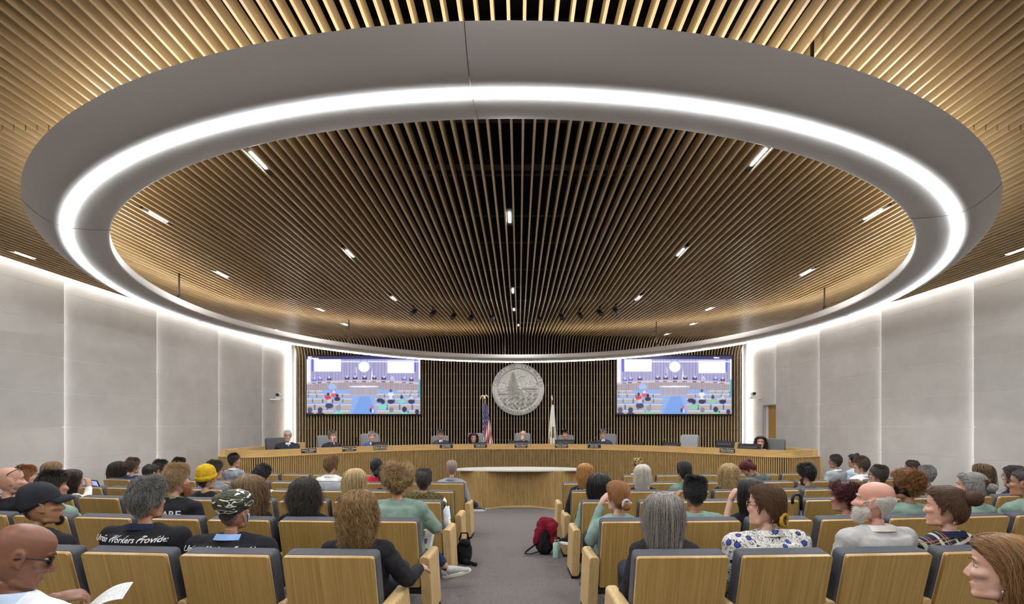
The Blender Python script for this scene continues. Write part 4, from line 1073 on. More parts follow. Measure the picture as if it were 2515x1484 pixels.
def do_hair(root,HM,h,rng,d,hz,sh):
    st=h['st']; hm=hairmat(h['c1'],h['c2']); N=int(max(600,min(5200,h.get('n',1)*15000/d))); rad=.00062*max(1.,d/2.6)*h.get('rad',1)
    L=h.get('L',.03); HMi=HM.inverted(); shl=HMi@(sh+Vector((0,0,.03))); fr=h.get('front',.080); nape=h.get('nape',-.085)
    zl=lambda th:zmin_line(th,fr,nape)
    mb=MB()
    def nrm(z,th):
        a=hsurf(z,th,0.); b=hsurf(z,th,.01); v=b-a; return v/(np.linalg.norm(v,axis=1)[:,None]+1e-9)
    zmax=None
    if st=='fringe':
        bt=h.get('bald',.045); zmax=lambda th:np.interp(np.degrees(np.abs((th+PI)%(2*PI)-PI)),[0,60,90,140,180],[-.2,.0,bt*.6,bt,bt*.8])
        zl0=zl; zl=lambda th:np.minimum(zl0(th),zmax(th)-.012)
    rt=roots(N,rng,zl,zmax)
    if st in ('long','short'):
        nx=N//4; zc=.1247-.022*rng.uniform(0,1,nx)**1.6; rt=np.concatenate([rt,np.stack([zc,rng.uniform(-PI,PI,nx)],1)]); N=len(rt)
    if 'hatline' in h: rt=rt[rt[:,0]<h['hatline']]; N=len(rt)
    z,th=rt[:,0],rt[:,1]; P0=hsurf(z,th,.009 if st=='long' else .85*min(.012,.002+L*.22) if st in('short','buzz') else .001); Nn=nrm(z,th)
    if st in ('short','fringe','buzz'):
        S=8; wv=h.get('wavy',.12); ph=np.floor(th*6)*2.3+np.floor(z*55)*1.7; P=[P0]; Q=P0.copy(); lift=h.get('lift',.5); J=rng.normal(0,h.get('jit',.25),P0.shape)
        flow=np.stack([np.sin(th)*.06,-.28*np.ones_like(th),-np.ones_like(th)*.95],1)
        tz=np.clip((z-.06)/.06,0,1)[:,None]; flow=flow*(1-tz)+tz*np.stack([np.sin(th)*.22+h.get('part',.12),np.cos(th)*.12+h.get('comb',.3)+.0*th,.1*np.ones_like(th)],1)
        ln=L*(h.get('taper',.55)+(1-h.get('taper',.55))*np.clip((z+.03)/.1,0,1))
        for k in range(1,S):
            V=Nn*lift*.38*(1-k/S*.7)+flow+J*.32+wv*np.stack([np.cos(k*1.9+ph),np.sin(k*1.3+ph*.7),np.sin(k*1.7+ph*1.4)],1); V/=np.linalg.norm(V,axis=1)[:,None]
            Q=push(Q+V*(ln/(S-1))[:,None],.002,False); P.append(Q.copy())
        P=np.stack(P,1)
        scalp_cap(mb,zl,HM,min(.012,.002+L*.22),zmax)
    elif st=='curly':
        S=12; Lc=L*rng.uniform(.45,1.2,N)*np.interp(z,[-.08,.0],[.55,1])*(1+.22*np.sin(th*5+z*60)); J=rng.normal(0,.16,P0.shape)+.3*np.stack([np.sin(th*14+z*150),np.cos(th*11-z*130),np.sin(th*9+z*210)],1); P=[P0]; Q=P0.copy(); ph=np.floor(th*9)*2.3+np.floor(z*90)*1.9+rng.uniform(0,.9,N); wl=h.get('wl',.03); am=h.get('curl',.009)
        for k in range(1,S):
            t=k/(S-1); V=Nn*(1.0-.35*t)+J*1.1+np.array([0,0,-.5*t*h.get('fall',.6)]); V/=np.linalg.norm(V,axis=1)[:,None]; Q=Q+V*(Lc/(S-1))[:,None]
            u=2*PI*t*Lc/wl+ph; P.append(Q+am*min(1,3*t)*np.stack([np.cos(u),np.sin(u*1.1),np.sin(u)],1))
        P=np.stack(P,1); scalp_cap(mb,zl,HM,.35*L)
    elif st=='long':
        S=h.get('S',16); Lc=L*rng.uniform(.74,1.05,N)*np.interp(z,[-.08,.1],[h.get('under',.62),1.0])
        kw=dict(back=h.get('back',.9),wave=h.get('wave',.0),wl=h.get('wl',.07),curl=h.get('curl',0.),shoulder=(shl.z,h.get('dep',.085)),side=h.get('side'),lift=h.get('lift',.22),out=h.get('out',0.),clump=h.get('clump',10))
        P=grow(P0,Nn,Lc,S,rng,jit=h.get('jit',.07),pad=h.get('pad',.012),**kw)
        fa=R(h.get('face',62)-22); pth=np.arctan2(P[...,0],P[...,1]+.01); bad=((np.abs(pth)<fa)&(P[...,2]<fr-.03)).any(1); P=P[~bad]
        ng=46; tg=np.linspace(-PI,PI,ng,endpoint=False); gz=np.full(ng,.112); g0=hsurf(gz,tg,.004); gn=nrm(gz,tg)
        kw['back']=kw['back']*1.1
        G=grow(g0,gn,np.full(ng,L*.95),S,rng,jit=0,pad=h.get('pad',.012)*.8,**kw)
        face=np.abs((tg+PI)%(2*PI)-PI)<R(h.get('face',62))
        # front guides end at the hairline so the face stays clear
        for i in np.where(face)[0]:
            zc=fr; G[i]=np.stack([np.interp(np.linspace(0,1,S),np.linspace(0,1,S),g0[i][q]+(hsurf(np.array([zc]),tg[i:i+1],.004)[0][q]-g0[i][q])*np.linspace(0,1,S)) for q in range(3)],1)
        order=np.argsort(tg); i0=np.where(~face)[0]
        run=[i for i in range(ng) if not face[i]]; half_=[i for i in run if tg[i]>0]+[i for i in run if tg[i]<=0]
        sheet(mb,G[half_],HM,False); sheet(mb,G[np.where(face)[0]],HM,False)
        scalp_cap(mb,zl,HM,.007)
    elif st=='pulled':
        B=np.array(h['bun'],float); S=9; t=np.linspace(0,1,S)[None,:,None]
        Cw=np.stack([P0[:,0]*1.05,np.minimum(P0[:,1]*.35-.02,0),np.maximum(P0[:,2],.055)+.02],1); P=P0[:,None,:]*(1-t)**2+2*t*(1-t)*Cw[:,None,:]+(B+rng.normal(0,.008,P0.shape))[:,None,:]*t*t
        P=pushe(P,1.085)+rng.normal(0,.0012,(N,S,3))
        scalp_cap(mb,zl,HM,.007)
        br=h.get('br',.035)
        if br>0:
            Bv=HM@Vector(B+np.array(h.get('boff',(0,-.02,0))))
            mb.ell(Bv,(br,br*.85,br),HM.to_3x3())
            n2=max(160,N//4); C=B+np.array(h.get('boff',(0,-.02,0))); ax=rng.normal(0,1,(n2,3)); ax/=np.linalg.norm(ax,axis=1)[:,None]
            u=np.cross(ax,rng.normal(0,1,(n2,3))); u/=np.linalg.norm(u,axis=1)[:,None]; w=np.cross(ax,u); tt=np.linspace(0,rng.uniform(2,4),S)
            off_=ax*rng.uniform(-.6,.6,(n2,1))*br; rr=np.sqrt(np.maximum(br**2-(off_**2).sum(1),1e-6))*rng.uniform(1.0,1.12,n2)
            BP=C+off_[:,None,:]+rr[:,None,None]*(u[:,None,:]*np.cos(tt)[None,:,None]+w[:,None,:]*np.sin(tt)[None,:,None])
            P=np.concatenate([P,BP])
        if h.get('tail'):
            n3=max(250,N//3); b0=B+rng.normal(0,.014,(n3,3)); TL=h['tail']*rng.uniform(.85,1.05,n3); tp=[b0]; q=b0.copy(); J=rng.normal(0,.09,(n3,3))
            for k in range(1,S):
                V=np.array([h.get('tdx',0.),-.5*(1-k/S),-1.])+J*(1+k*.1); V/=np.linalg.norm(V,axis=1)[:,None]; q=q+V*(TL/(S-1))[:,None]
                q[:,1]=np.where(q[:,2]<shl.z,np.minimum(q[:,1],-.12),q[:,1]); w_=h.get('twave',0.); tp.append(q+w_*np.stack([np.sin(k*1.1+J[:,0]*8),np.cos(k*1.0+J[:,1]*9),0*J[:,0]],1))
            P=np.concatenate([P,np.stack(tp,1)])
            mb.tube([HM@Vector(B),HM@Vector(B+np.array([0,-.03,-h['tail']*.35])),HM@Vector(B+np.array([0,-.04 if h['tail']<.2 else -.07,-h['tail']*.75]))],[.022,.026,.012],10)
    o=mb.build('hair',hm,root,True)
    if st=='long': o.modifiers.new('t','SOLIDIFY').thickness=.006
    curves_obj('hair_strands',P,rad,hm,o,HM)
    if h.get('tie'):
        C=np.array(h['bun'],float)+np.array(h.get('tieoff',(0,-.008,0))); m=MB(); r_=h.get('tier',.022)
        pts=[HM@Vector(C+np.array([r_*math.cos(a),.0,r_*math.sin(a)])) for a in np.linspace(0,2*PI,25)]
        m.tube(pts,[.011+.003*math.sin(i*2.6) for i in range(25)],8); m.build('scrunchie',cloth(h['tie']),root,True)
# ------------------------------------------------------------------ headwear
def camo_mat():
    m,nt,b=newmat('camouflage'); tc=nt.nodes.new('ShaderNodeTexCoord'); nz=nt.nodes.new('ShaderNodeTexNoise'); nz.inputs['Scale'].default_value=15; nz.inputs['Detail'].default_value=2; nz.inputs['Distortion'].default_value=.35
    mp=nt.nodes.new('ShaderNodeMapping'); mp.inputs['Scale'].default_value=(.8,.8,1.9); nt.links.new(tc.outputs['Object'],mp.inputs['Vector']); nt.links.new(mp.outputs[0],nz.inputs['Vector'])
    cr=nt.nodes.new('ShaderNodeValToRGB'); cr.color_ramp.interpolation='CONSTANT'; e=cr.color_ramp.elements
    e[0].position=0; e[0].color=lin('20241c'); e[1].position=.42; e[1].color=lin('4a4a2c')
    for p,c in ((.475,'23281f'),(.535,'d9d8cb'),(.60,'2b3024'),(.66,'565a38')): q=e.new(p); q.color=lin(c)
    nt.links.new(nz.outputs['Fac'],cr.inputs['Fac']); nt.links.new(cr.outputs['Color'],b.inputs['Base Color']); b.inputs['Roughness'].default_value=.85; return m
def dome(HM,z0f,z0b,pad,top,zs=8,n=36,push_back=0.):
    rows=[]
    for i in range(zs+1):
        u=i/zs; row=[]
        for j in range(n):
            th=2*PI*j/n; zb=z0f+(z0b-z0f)*(1-math.cos(th))/2; z=zb+(.1235-zb)*(1-(1-u)**1.0)
            p=hsurf(np.array([z]),np.array([th]),pad)[0]; p[2]+=top*(u**2); p[1]-=push_back*u
            if u>.86: p[0]*=max(.02,1-(u-.86)*3.5*1.9) if i==zs else 1; 
            row.append(HM@Vector(p))
        rows.append(row)
    return rows
def cap_hat(c,bl=.075,c2=None):
    def f(root,HM,rng,d):
        m=MB(); m.rings(dome(HM,.052,-.025,.010,.022)); mt=c if not isinstance(c,str) else cloth(c)
        o=m.build('cap',mt,root,True)
        m=MB(); rows=[]
        for i in range(6):
            u=i/5; rows.append([HM@Vector((math.sin(t)*(.078+.006*u), hsurf(np.array([.052]),np.array([0.]),.008)[0][1]*math.cos(t)*.98+bl*u*math.cos(t)**.6, .056+.006*math.cos(t)-.030*u*u-.022*math.sin(t)**2)) for t in np.linspace(-1.25,1.25,15)])
        m.rings(rows,closed=False); b=m.build('brim',mt if not c2 else cloth(c2),o,True); b.modifiers.new('t','SOLIDIFY').thickness=.006
    return f
def flat_cap(mat_):
    def f(root,HM,rng,d):
        m=MB(); rows=[]
        n=36
        for z,pad in ((-.035,.010),(-.0,.014),(.03,.022),(.06,.030),(.09,.034),(.112,.020)):
            row=[]
            for j in range(n):
                th=2*PI*j/n; fz=(1+math.cos(th))/2; zz=z+(.052 if z<.03 else .03*(1-z/.112))*fz
                p=hsurf(np.array([min(zz,.11)]),np.array([th]),pad+.016*fz*(1 if z<.1 else .5))[0]; p[2]=zz; row.append(HM@Vector(p))
            rows.append(row)
        rows.append([HM@Vector((.03*math.sin(2*PI*j/n),.05*math.cos(2*PI*j/n)+.01,.128)) for j in range(n)])
        m.rings(rows); o=m.build('flat_cap',mat_,root,True); s=o.modifiers.new('s','SUBSURF'); s.levels=s.render_levels=1
        m=MB(); rows=[]
        for i in range(5):
            u=i/4; rows.append([HM@Vector((math.sin(t)*.083,.088*math.cos(t)+.058*u*math.cos(t),.060-.018*u*u-.018*math.sin(t)**2)) for t in np.linspace(-1.2,1.2,13)])
        m.rings(rows,closed=False); b=m.build('brim',mat_,o,True); b.modifiers.new('t','SOLIDIFY').thickness=.008
    return f
def beanie(c):
    def f(root,HM,rng,d):
        mt=cloth(c,None,.95,30,.5); m=MB(); m.rings(dome(HM,.035,-.030,.014,.03)); o=m.build('beanie',mt,root,True)
        m=MB(); rows=[]
        for z,p in ((-.004,.016),(.0,.023),(.02,.025),(.042,.024),(.047,.014)):
            rows.append([HM@Vector(hsurf(np.array([z+.036*(1+math.cos(t))/2-.026]),np.array([t]),p+.0012*math.sin(t*34))[0]) for t in [2*PI*j/136 for j in range(136)]])
        m.rings(rows,caps=False); m.build('folded_brim',mt,o,True)
    return f
def headband(c):
    def f(root,HM,rng,d):
        m=MB(); rows=[]
        for a in np.linspace(-1,1,7):
            row=[]
            for t in np.linspace(-2.9,2.9,31):
                # a wide band over the crown and behind the ears
                q=Vector((math.sin(t)*.086,.012+a*.050,.02+math.cos(t)*.118)); row.append(HM@q)
            rows.append(row)
        m.rings(rows,closed=False); o=m.build('headband',cloth(c),root,True); o.modifiers.new('t','SOLIDIFY').thickness=.010
    return f
def headscarf(c1,c2):
    def f(root,HM,rng,d):
        m_,nt,b=newmat('scarf print'); nz,cr,mp=noisecol(nt,b,c1,c2,38,2,contrast=(.47,.53)); b.inputs['Roughness'].default_value=.8
        m=MB(); rows=[]
        for z,g,y in ((-.19,.035,-.02),(-.15,.02,-.02),(-.10,.012,-.015),(-.04,.014,0),(.02,.016,0),(.07,.018,0),(.105,.022,-.005),(.128,.012,-.02)):
            zz=max(-.07,min(z,.118)); rows.append([HM@Vector((hsurf(np.array([zz]),np.array([t]),g)[0][0], hsurf(np.array([zz]),np.array([t]),g)[0][1]+y,z+.018*(1-math.cos(t))*.3)) for t in np.linspace(.75,2*PI-.75,26)])
        m.rings(rows,closed=False); o=m.build('headscarf',m_,root,True); o.modifiers.new('t','SOLIDIFY').thickness=.006; folds(o,.012)
    return f
def hairclip(c,pos=(0,-.115,.05)):
    def f(root,HM,rng,d):
        m=MB()
        for s in (-1,1):
            for k in range(5): m.tube([HM@Vector((pos[0]+s*.008,pos[1]-.006,pos[2]-.03+k*.015)),HM@Vector((pos[0]+s*.026,pos[1]-.016,pos[2]-.03+k*.015)),HM@Vector((pos[0]+s*.032,pos[1]+.012,pos[2]-.03+k*.015))],[.006,.007,.004],6)
        m.tube([HM@Vector((pos[0],pos[1]-.014,pos[2]-.04)),HM@Vector((pos[0],pos[1]-.014,pos[2]+.04))],.009,8); m.build('hair_clip',plain(c,.3),root,True)
    return f
def earring(c,s=-1):
    def f(root,HM,sh,A,hip):
        m=MB(); m.tube([HM@Vector((s*.081,-.008,-.038)),HM@Vector((s*.084,-.008,-.062))],[.003,.007],6); m.ell(HM@Vector((s*.084,-.008,-.066)),(.008,.008,.008)); m.build('earring',plain(c,.2,.6),root,True)
    return f
def dr(r,px,extra=.27):
    d=ROWD[r]
    for _ in range(5): x=(px-CX)/FPX*d; d=ROWD[r]+x*x/CURV+extra
    return d
BK='242327'; GR='788d7f'
# printed fabrics
def print_mat(base,cols,scale,rough=.8):
    m,nt,b=newmat('print'); tc=nt.nodes.new('ShaderNodeTexCoord'); nz=nt.nodes.new('ShaderNodeTexNoise'); nz.inputs['Scale'].default_value=scale*.5; nz.inputs['Detail'].default_value=3; nz.inputs['Distortion'].default_value=2.2
    vo=nt.nodes.new('ShaderNodeTexVoronoi'); vo.inputs['Scale'].default_value=scale*.62; nt.links.new(tc.outputs['Object'],nz.inputs['Vector']); nt.links.new(tc.outputs['Object'],vo.inputs['Vector'])
    c1=nt.nodes.new('ShaderNodeValToRGB'); c1.color_ramp.interpolation='CONSTANT'; e=c1.color_ramp.elements; e[0].color=lin(base); e[1].position=.53; e[1].color=lin('20242e')
    q=e.new(.565); q.color=lin(base); q=e.new(.62); q.color=lin('8d93ba'); q=e.new(.65); q.color=lin(base); q=e.new(.40); q.color=lin('2a2e3c'); q=e.new(.425); q.color=lin(base)
    nt.links.new(nz.outputs['Fac'],c1.inputs['Fac'])
    c2=nt.nodes.new('ShaderNodeValToRGB'); c2.color_ramp.interpolation='CONSTANT'; e=c2.color_ramp.elements; e[0].color=(1,1,1,1); e[1].position=.30; e[1].color=(0,0,0,1)
    nt.links.new(vo.outputs['Distance'],c2.inputs['Fac'])
    c3=nt.nodes.new('ShaderNodeValToRGB'); c3.color_ramp.interpolation='CONSTANT'; e=c3.color_ramp.elements; e[0].color=lin('3a49a4'); e[1].position=.23; e[1].color=lin('1d2233'); nt.links.new(vo.outputs['Distance'],c3.inputs['Fac'])
    mx=nt.nodes.new('ShaderNodeMix'); mx.data_type='RGBA'; nt.links.new(c2.outputs['Color'],mx.inputs['Factor']); nt.links.new(c1.outputs['Color'],mx.inputs[6]); nt.links.new(c3.outputs['Color'],mx.inputs[7]); nt.links.new(mx.outputs[2],b.inputs['Base Color']); b.inputs['Roughness'].default_value=rough; return m
def plaid_mat():
    m,nt,b=newmat('plaid'); tc=nt.nodes.new('ShaderNodeTexCoord'); mp=nt.nodes.new('ShaderNodeMapping'); mp.inputs['Rotation'].default_value=(0,R(14),R(8)); nt.links.new(tc.outputs['Object'],mp.inputs['Vector'])
    last=None
    def band(axis,sc,pos,w,col,prev):
        sx=nt.nodes.new('ShaderNodeSeparateXYZ'); nt.links.new(mp.outputs[0],sx.inputs[0]); a=nt.nodes.new('ShaderNodeMath'); a.operation='MULTIPLY'; a.inputs[1].default_value=sc; nt.links.new(sx.outputs[axis],a.inputs[0])
        o=nt.nodes.new('ShaderNodeMath'); o.operation='ADD'; o.inputs[1].default_value=pos+50; nt.links.new(a.outputs[0],o.inputs[0]); f=nt.nodes.new('ShaderNodeMath'); f.operation='FRACT'; nt.links.new(o.outputs[0],f.inputs[0])
        c=nt.nodes.new('ShaderNodeMath'); c.operation='LESS_THAN'; c.inputs[1].default_value=w; nt.links.new(f.outputs[0],c.inputs[0]); k=nt.nodes.new('ShaderNodeMath'); k.operation='MULTIPLY'; k.inputs[1].default_value=.75; nt.links.new(c.outputs[0],k.inputs[0])
        mx=nt.nodes.new('ShaderNodeMix'); mx.data_type='RGBA'; nt.links.new(k.outputs[0],mx.inputs['Factor']); mx.inputs[7].default_value=lin(col)
        if prev is None: mx.inputs[6].default_value=lin('1d2136')
        else: nt.links.new(prev,mx.inputs[6])
        return mx.outputs[2]
    for ax,s in ((0,11),(2,11)):
        last=band(ax,s,0,.18,'d8d0bc',last); last=band(ax,s,.45,.06,'a8563f',last); last=band(ax,s,.62,.05,'b7b27c',last)
    nt.links.new(last,b.inputs['Base Color']); b.inputs['Roughness'].default_value=.9; return m
def quilt_mat(c):
    m=cloth(c).copy(); nt=m.node_tree; b=nt.nodes['Principled BSDF']; tc=nt.nodes.new('ShaderNodeTexCoord'); mp=nt.nodes.new('ShaderNodeMapping'); mp.inputs['Rotation'].default_value=(0,R(45),0); nt.links.new(tc.outputs['Object'],mp.inputs['Vector'])
    w1=nt.nodes.new('ShaderNodeTexWave'); w1.inputs['Scale'].default_value=9; w1.bands_direction='X'; w2=nt.nodes.new('ShaderNodeTexWave'); w2.inputs['Scale'].default_value=9; w2.bands_direction='Z'
    nt.links.new(mp.outputs[0],w1.inputs['Vector']); nt.links.new(mp.outputs[0],w2.inputs['Vector']); mn=nt.nodes.new('ShaderNodeMath'); mn.operation='MINIMUM'; nt.links.new(w1.outputs['Fac'],mn.inputs[0]); nt.links.new(w2.outputs['Fac'],mn.inputs[1])
    bump(nt,b,mn.outputs[0],.9,.02); return m

# ------------------------------------------------------------------ row nearest the camera's own row, and the camera's row
ppl=person
ppl(52,1366,1.97,88,'bald man with black glasses reading papers at the lower left corner',skin='8a5d44',pitch=24,bulk=1.12,shirt='dfe3ea',collar='b9cbe2',glasses=dict(c='151518',r=.003,tint='8b8154'),nose=1.12,fat=.06,sc=1.02,
    arms={'R':((.10,-.10,-.42),(-.035,.14,-.235),(-.2,.3,-1),(.75,.55,.12),.7),'L':((-.22,.10,-.45),(-.10,.34,-.52))},body=12,hair=None)
ppl(2466,1400,1.72,-84,'woman with a brown bob and earring at the lower right corner',skin='d3a68d',male=False,pitch=2,shirt='2b2d3c',body=-14,hair=dict(st='long',L=.30,c1='6b4a2c',c2='a67c4e',wave=.003,wl=.16,back=1.1,front=.078,face=86,under=.55,pad=.016),extra=earring('d8d8d8'),sc=.93,glasses=None,
    hat=None)
FLORAL=print_mat('dcd8d0',None,26)
# first row
ppl(99,1243,dr(0,100),84,'man in a black baseball cap, black shirt and green lanyard',skin='a87b55',pitch=-2,bulk=1.12,fat=.06,shirt=BK,sleeve=.75,hat=cap_hat('2c2d31'),hair=dict(st='buzz',L=.006,c1='1d1815',c2='2c231d',hatline=.02),beard=dict(L=.018,c1='17120f',c2='2a211b',goatee=True,z=-.075),lanyard='5f8a6a')
ppl(363,1229,dr(0,363),42,'man with wavy dark grey hair, navy collar and union shirt',skin='b98a68',bulk=1.24,shirt=BK,sleeve=.8,collar='24293f',hair=dict(st='short',L=.052,c1='2e2d2d',c2='98958f',lift=.5,jit=.3,taper=.6,wavy=.42),glasses=dict(c='1a1a1c'),
    sh_drop=.20,text=[('Union Workers Provide:',.047,-.012,-.01,.25),('Safe Drinking Water',.047,-.07,-.02,.25),('Clean Environment',.047,-.125,0,.25)],fat=.05)
ppl(573,1254,dr(0,575),34,'man in a camouflage flat cap, blue collar and face mask',skin='b07f62',bulk=1.25,shirt=BK,sleeve=.8,collar='8fb0e0',hat=flat_cap(camo_mat()),hair=dict(st='buzz',L=.010,c1='3a322c',c2='5b5148',hatline=.0),mask='9fb4d6',fat=.08,
    sh_drop=.195,text=[('Union Workers Provide:',.047,-.015,0,.25),('Safe Drinking Water',.047,-.075,0,.25)])
ppl(880,1259,dr(0,885),12,'woman with long curly auburn hair in black resting her arm',skin='c99a7e',male=False,shirt=BK,hair=dict(st='long',L=.275,c1='573d25',c2='b8945f',wave=.012,wl=.085,curl=.006,jit=.07,under=.6,pad=.014,back=.2,out=.02,clump=16),
    arms={'R':((.29,.05,-.42),(.30,.34,-.44)),'L':((-.24,.05,-.40),(-.1,.35,-.45))},bulk=1.08)
ppl(1631,1262,dr(0,1632),6,'woman with straight grey and brown shoulder-length hair, black top',skin='c79b80',male=False,shirt='2c292c',hair=dict(st='long',L=.34,c1='4d4038',c2='b9b2a8',wave=.002,jit=.05,under=.55,back=.2,pad=.006),bulk=1.05)
ppl(1880,1244,dr(0,1875),-62,'woman in a white blouse with blue flowers, hair in yellow scrunchie',skin='d8ab93',male=False,bulk=1.34,shirtmat=FLORAL,sleeve=.7,hair=dict(st='pulled',bun=(0,-.085,-.055),c1='3a2618',c2='6b4a30',br=.024,boff=(0,-.012,-.03),tie='b08a2c',tier=.034,tieoff=(0,-.026,-.012)),glasses=dict(c='8c5a40',r=.003),collar=FLORAL,fat=.06)
ppl(2148,1233,dr(0,2145),-78,'bald man with white beard and grey shirt looking left',skin='d29a83',bulk=1.16,shirt='a7a5a2',collar='cfc6bd',hair=dict(st='fringe',L=.028,c1='bdb7ad',c2='e6e2da',lift=.12,bald=.055),beard=dict(L=.026,c1='c9c2b8',c2='ece8e2',z=-.035),nose=1.15,pitch=-4)
ppl(2322,1248,dr(0,2320),-74,'woman with a loose brown bun and dark plaid shirt',skin='d5a48b',male=False,bulk=1.05,shirtmat=plaid_mat(),collar='20243a',hair=dict(st='pulled',bun=(0,-.105,.055),c1='36241a',c2='6d4d35',br=.042,boff=(0,-.03,.02)))
# second row
ppl(24,1182,dr(1,25),84,'shaven-headed man with sunglasses on his head, black shirt',skin='c9987f',shirt='1f1d20',glasses=dict(c='151518',up=True,sun=True,r=.003),bulk=1.15,fat=.05,beard=dict(L=.004,c1='8f6a55',c2='a98670'))
ppl(130,1196,dr(1,128),66,'man in green with dark hair and sunglasses on head',skin='b9896b',shirt=GR,sleeve=.6,hair=dict(st='short',L=.04,c1='1c1715',c2='3a302a',lift=.7,jit=.3),glasses=dict(c='151518',up=True,r=.003),bulk=1.1)
ppl(434,1180,dr(1,437),54,'fair-haired man with red beard and green lanyard',skin='cf9f84',shirt=BK,sleeve=.7,lanyard='4fa45c',hair=dict(st='short',L=.04,c1='7a5e40',c2='b39468',lift=.4,comb=.3),beard=dict(L=.035,c1='8a5230',c2='b57a4c',z=-.04),text=[('WE ARE',.085,-.075,0,.0)],bulk=1.05)
ppl(612,1206,dr(1,610),14,'woman with long light brown hair and black shirt, behind camouflage cap',skin='c79a80',male=False,shirt=BK,hair=dict(st='long',L=.42,c1='5b422e',c2='94754f',wave=.008,wl=.12,curl=.004,jit=.1,under=.6,back=.3,pad=.018,side=.15))
ppl(749,1214,dr(1,750),10,'person with chin-length wavy black hair in a black top',skin='c19474',male=False,shirt='1e1c1f',hair=dict(st='long',L=.235,c1='191615',c2='4c443e',wave=.012,wl=.11,curl=.006,jit=.14,under=.7,back=.3,pad=.022,out=.05),bulk=1.05)
ppl(977,1183,dr(1,977),8,'curly blond-haired man in green t-shirt beside the aisle',skin='cf9e80',shirt=GR,sleeve=.85,bulk=1.12,hair=dict(st='curly',L=.058,c1='6a5030',c2='c6a574',curl=.013,wl=.045,n=1.5,nape=-.10),
    arms={'R':((.32,.10,-.43),(.17,.40,-.42)),'L':((-.24,.1,-.40),(-.05,.36,-.42))},legs=False)
ppl(1516,1221,dr(1,1515),-36,'woman with auburn bun, grey scrunchie and green sweater, hand at cheek',skin='d3a88f',male=False,shirt='7b918a',sleeve=1.0,hair=dict(st='pulled',bun=(0,-.10,-.035),c1='6e4526',c2='b07a48',br=.034,boff=(0,-.02,-.025),tie='a9adb5',tier=.032,tieoff=(0,-.02,-.006)),
    arms={'L':((-.22,.02,-.36),(-.105,.20,-.105),(1,.2,0),(.4,-.25,.9),.9)})
ppl(1706,1214,dr(1,1706),-14,'man with black hair in green t-shirt, hand at his ear',skin='a8775a',shirt='768c7e',sleeve=.7,hair=dict(st='short',L=.045,c1='141315',c2='2b2628',lift=.4,comb=-.1,nape=-.07),bulk=1.15,
    arms={'L':((-.25,.06,-.30),(-.115,.16,-.10),(1,.1,0),(.35,.1,.95),1.0)})
ppl(1843,1214,dr(1,1840),-28,'woman with straight black hair leaning on her hand, black top',skin='c9a085',male=False,shirt='1f1d20',sleeve=.5,hair=dict(st='long',L=.34,c1='141214',c2='3a3434',wave=.003,jit=.05,under=.6,back=.4),
    arms={'L':((-.20,.04,-.30),(-.095,.17,-.085),(1,.1,0),(.35,.0,.95),1.0)})
ppl(2074,1224,dr(1,2072),-64,'woman with short curly dark red hair and green top',skin='b98468',male=False,shirt='758a80',hair=dict(st='curly',L=.045,c1='2d1216',c2='6b2a30',curl=.008,wl=.03,n=1.2),bulk=1.1)
ppl(2228,1194,dr(1,2225),-62,'woman with wide black headband, curly ginger bun and green top',skin='a87657',male=False,shirt='758b7f',hair=dict(st='curly',L=.045,c1='5b371d',c2='a8753f',curl=.010,wl=.03,n=1.3),hat=headband('1b1a1c'),bulk=1.1)
ppl(2384,1197,dr(1,2384),-68,'woman with grey updo held by tortoiseshell clip, green top',skin='c99478',male=False,shirt='758b7f',hair=dict(st='pulled',bun=(0,-.115,.01),c1='4c4846',c2='b5b1ab',br=.034,boff=(0,-.03,.0)),hat=hairclip('5b3a1e',(0,-.112,.045)),bulk=1.15,fat=.06)
ppl(2516,1188,dr(1,2500),-76,'man with glasses and green shirt cut by the right edge',skin='ad7c5e',shirt='758b7f',hair=dict(st='buzz',L=.012,c1='2b2624',c2='5a524c'),glasses=dict(c='3a3330'),bulk=1.1)
# third row
ppl(63,1172,dr(2,63)+.1,70,'person behind the shaven-headed man, red hair and face just visible',skin='cf9f86',male=False,shirt='3a3a40',hair=dict(st='short',L=.04,c1='7a4a2a',c2='a8703f'))
ppl(176,1181,dr(2,176),58,'woman with dark brown hair and white top, hand at chin',skin='b98c70',male=False,shirt='d8d2c8',hair=dict(st='long',L=.22,c1='1f1614',c2='3f2c24',wave=.003,under=.6,back=.5),
    arms={'R':((.17,.0,-.30),(.085,.13,-.10),(-1,.1,0),(-.2,.2,.95),1.0)})
ppl(507,1176,dr(2,506),46,'man in a mustard yellow beanie and black printed shirt',skin='c99878',shirt='201e21',hat=beanie('b8951f'),hair=dict(st='short',L=.03,c1='221a17',c2='3a2c25',nape=-.09,hatline=-.01),text=[('Union Workers Provide:',.046,-.02,0,.25)])
ppl(872,1182,dr(2,871),12,'woman with long blonde highlighted hair and black top',skin='cfa388',male=False,shirt='1d1b1e',hair=dict(st='long',L=.38,c1='8a6a40',c2='dcc492',wave=.005,wl=.16,jit=.06,under=.6,back=.3,pad=.016))
ppl(1041,1182,dr(2,1040)+.12,6,'person with short dark hair and olive quilted vest',skin='b98a6a',shirt='d9dadb',vest=quilt_mat('5d5230'),hair=dict(st='short',L=.03,c1='2a2522',c2='4d4540',lift=.3,nape=-.09),bulk=1.1)
ppl(1471,1193,dr(2,1471),-6,'woman with long straight black hair and green jacket by the aisle',skin='c49b7f',male=False,shirt='7b968c',hair=dict(st='long',L=.40,c1='0f0e10',c2='2e2a2c',wave=.002,jit=.04,under=.6,back=.3),bulk=1.08)
ppl(2490,1172,dr(2,2490),-64,'woman with dark curly shoulder-length hair and glasses near right edge',skin='c3947a',male=False,shirt='25262c',hair=dict(st='long',L=.30,c1='1d1716',c2='4a3a32',wave=.010,curl=.008,jit=.14,under=.7,out=.06),glasses=dict(c='1c1c1e'))
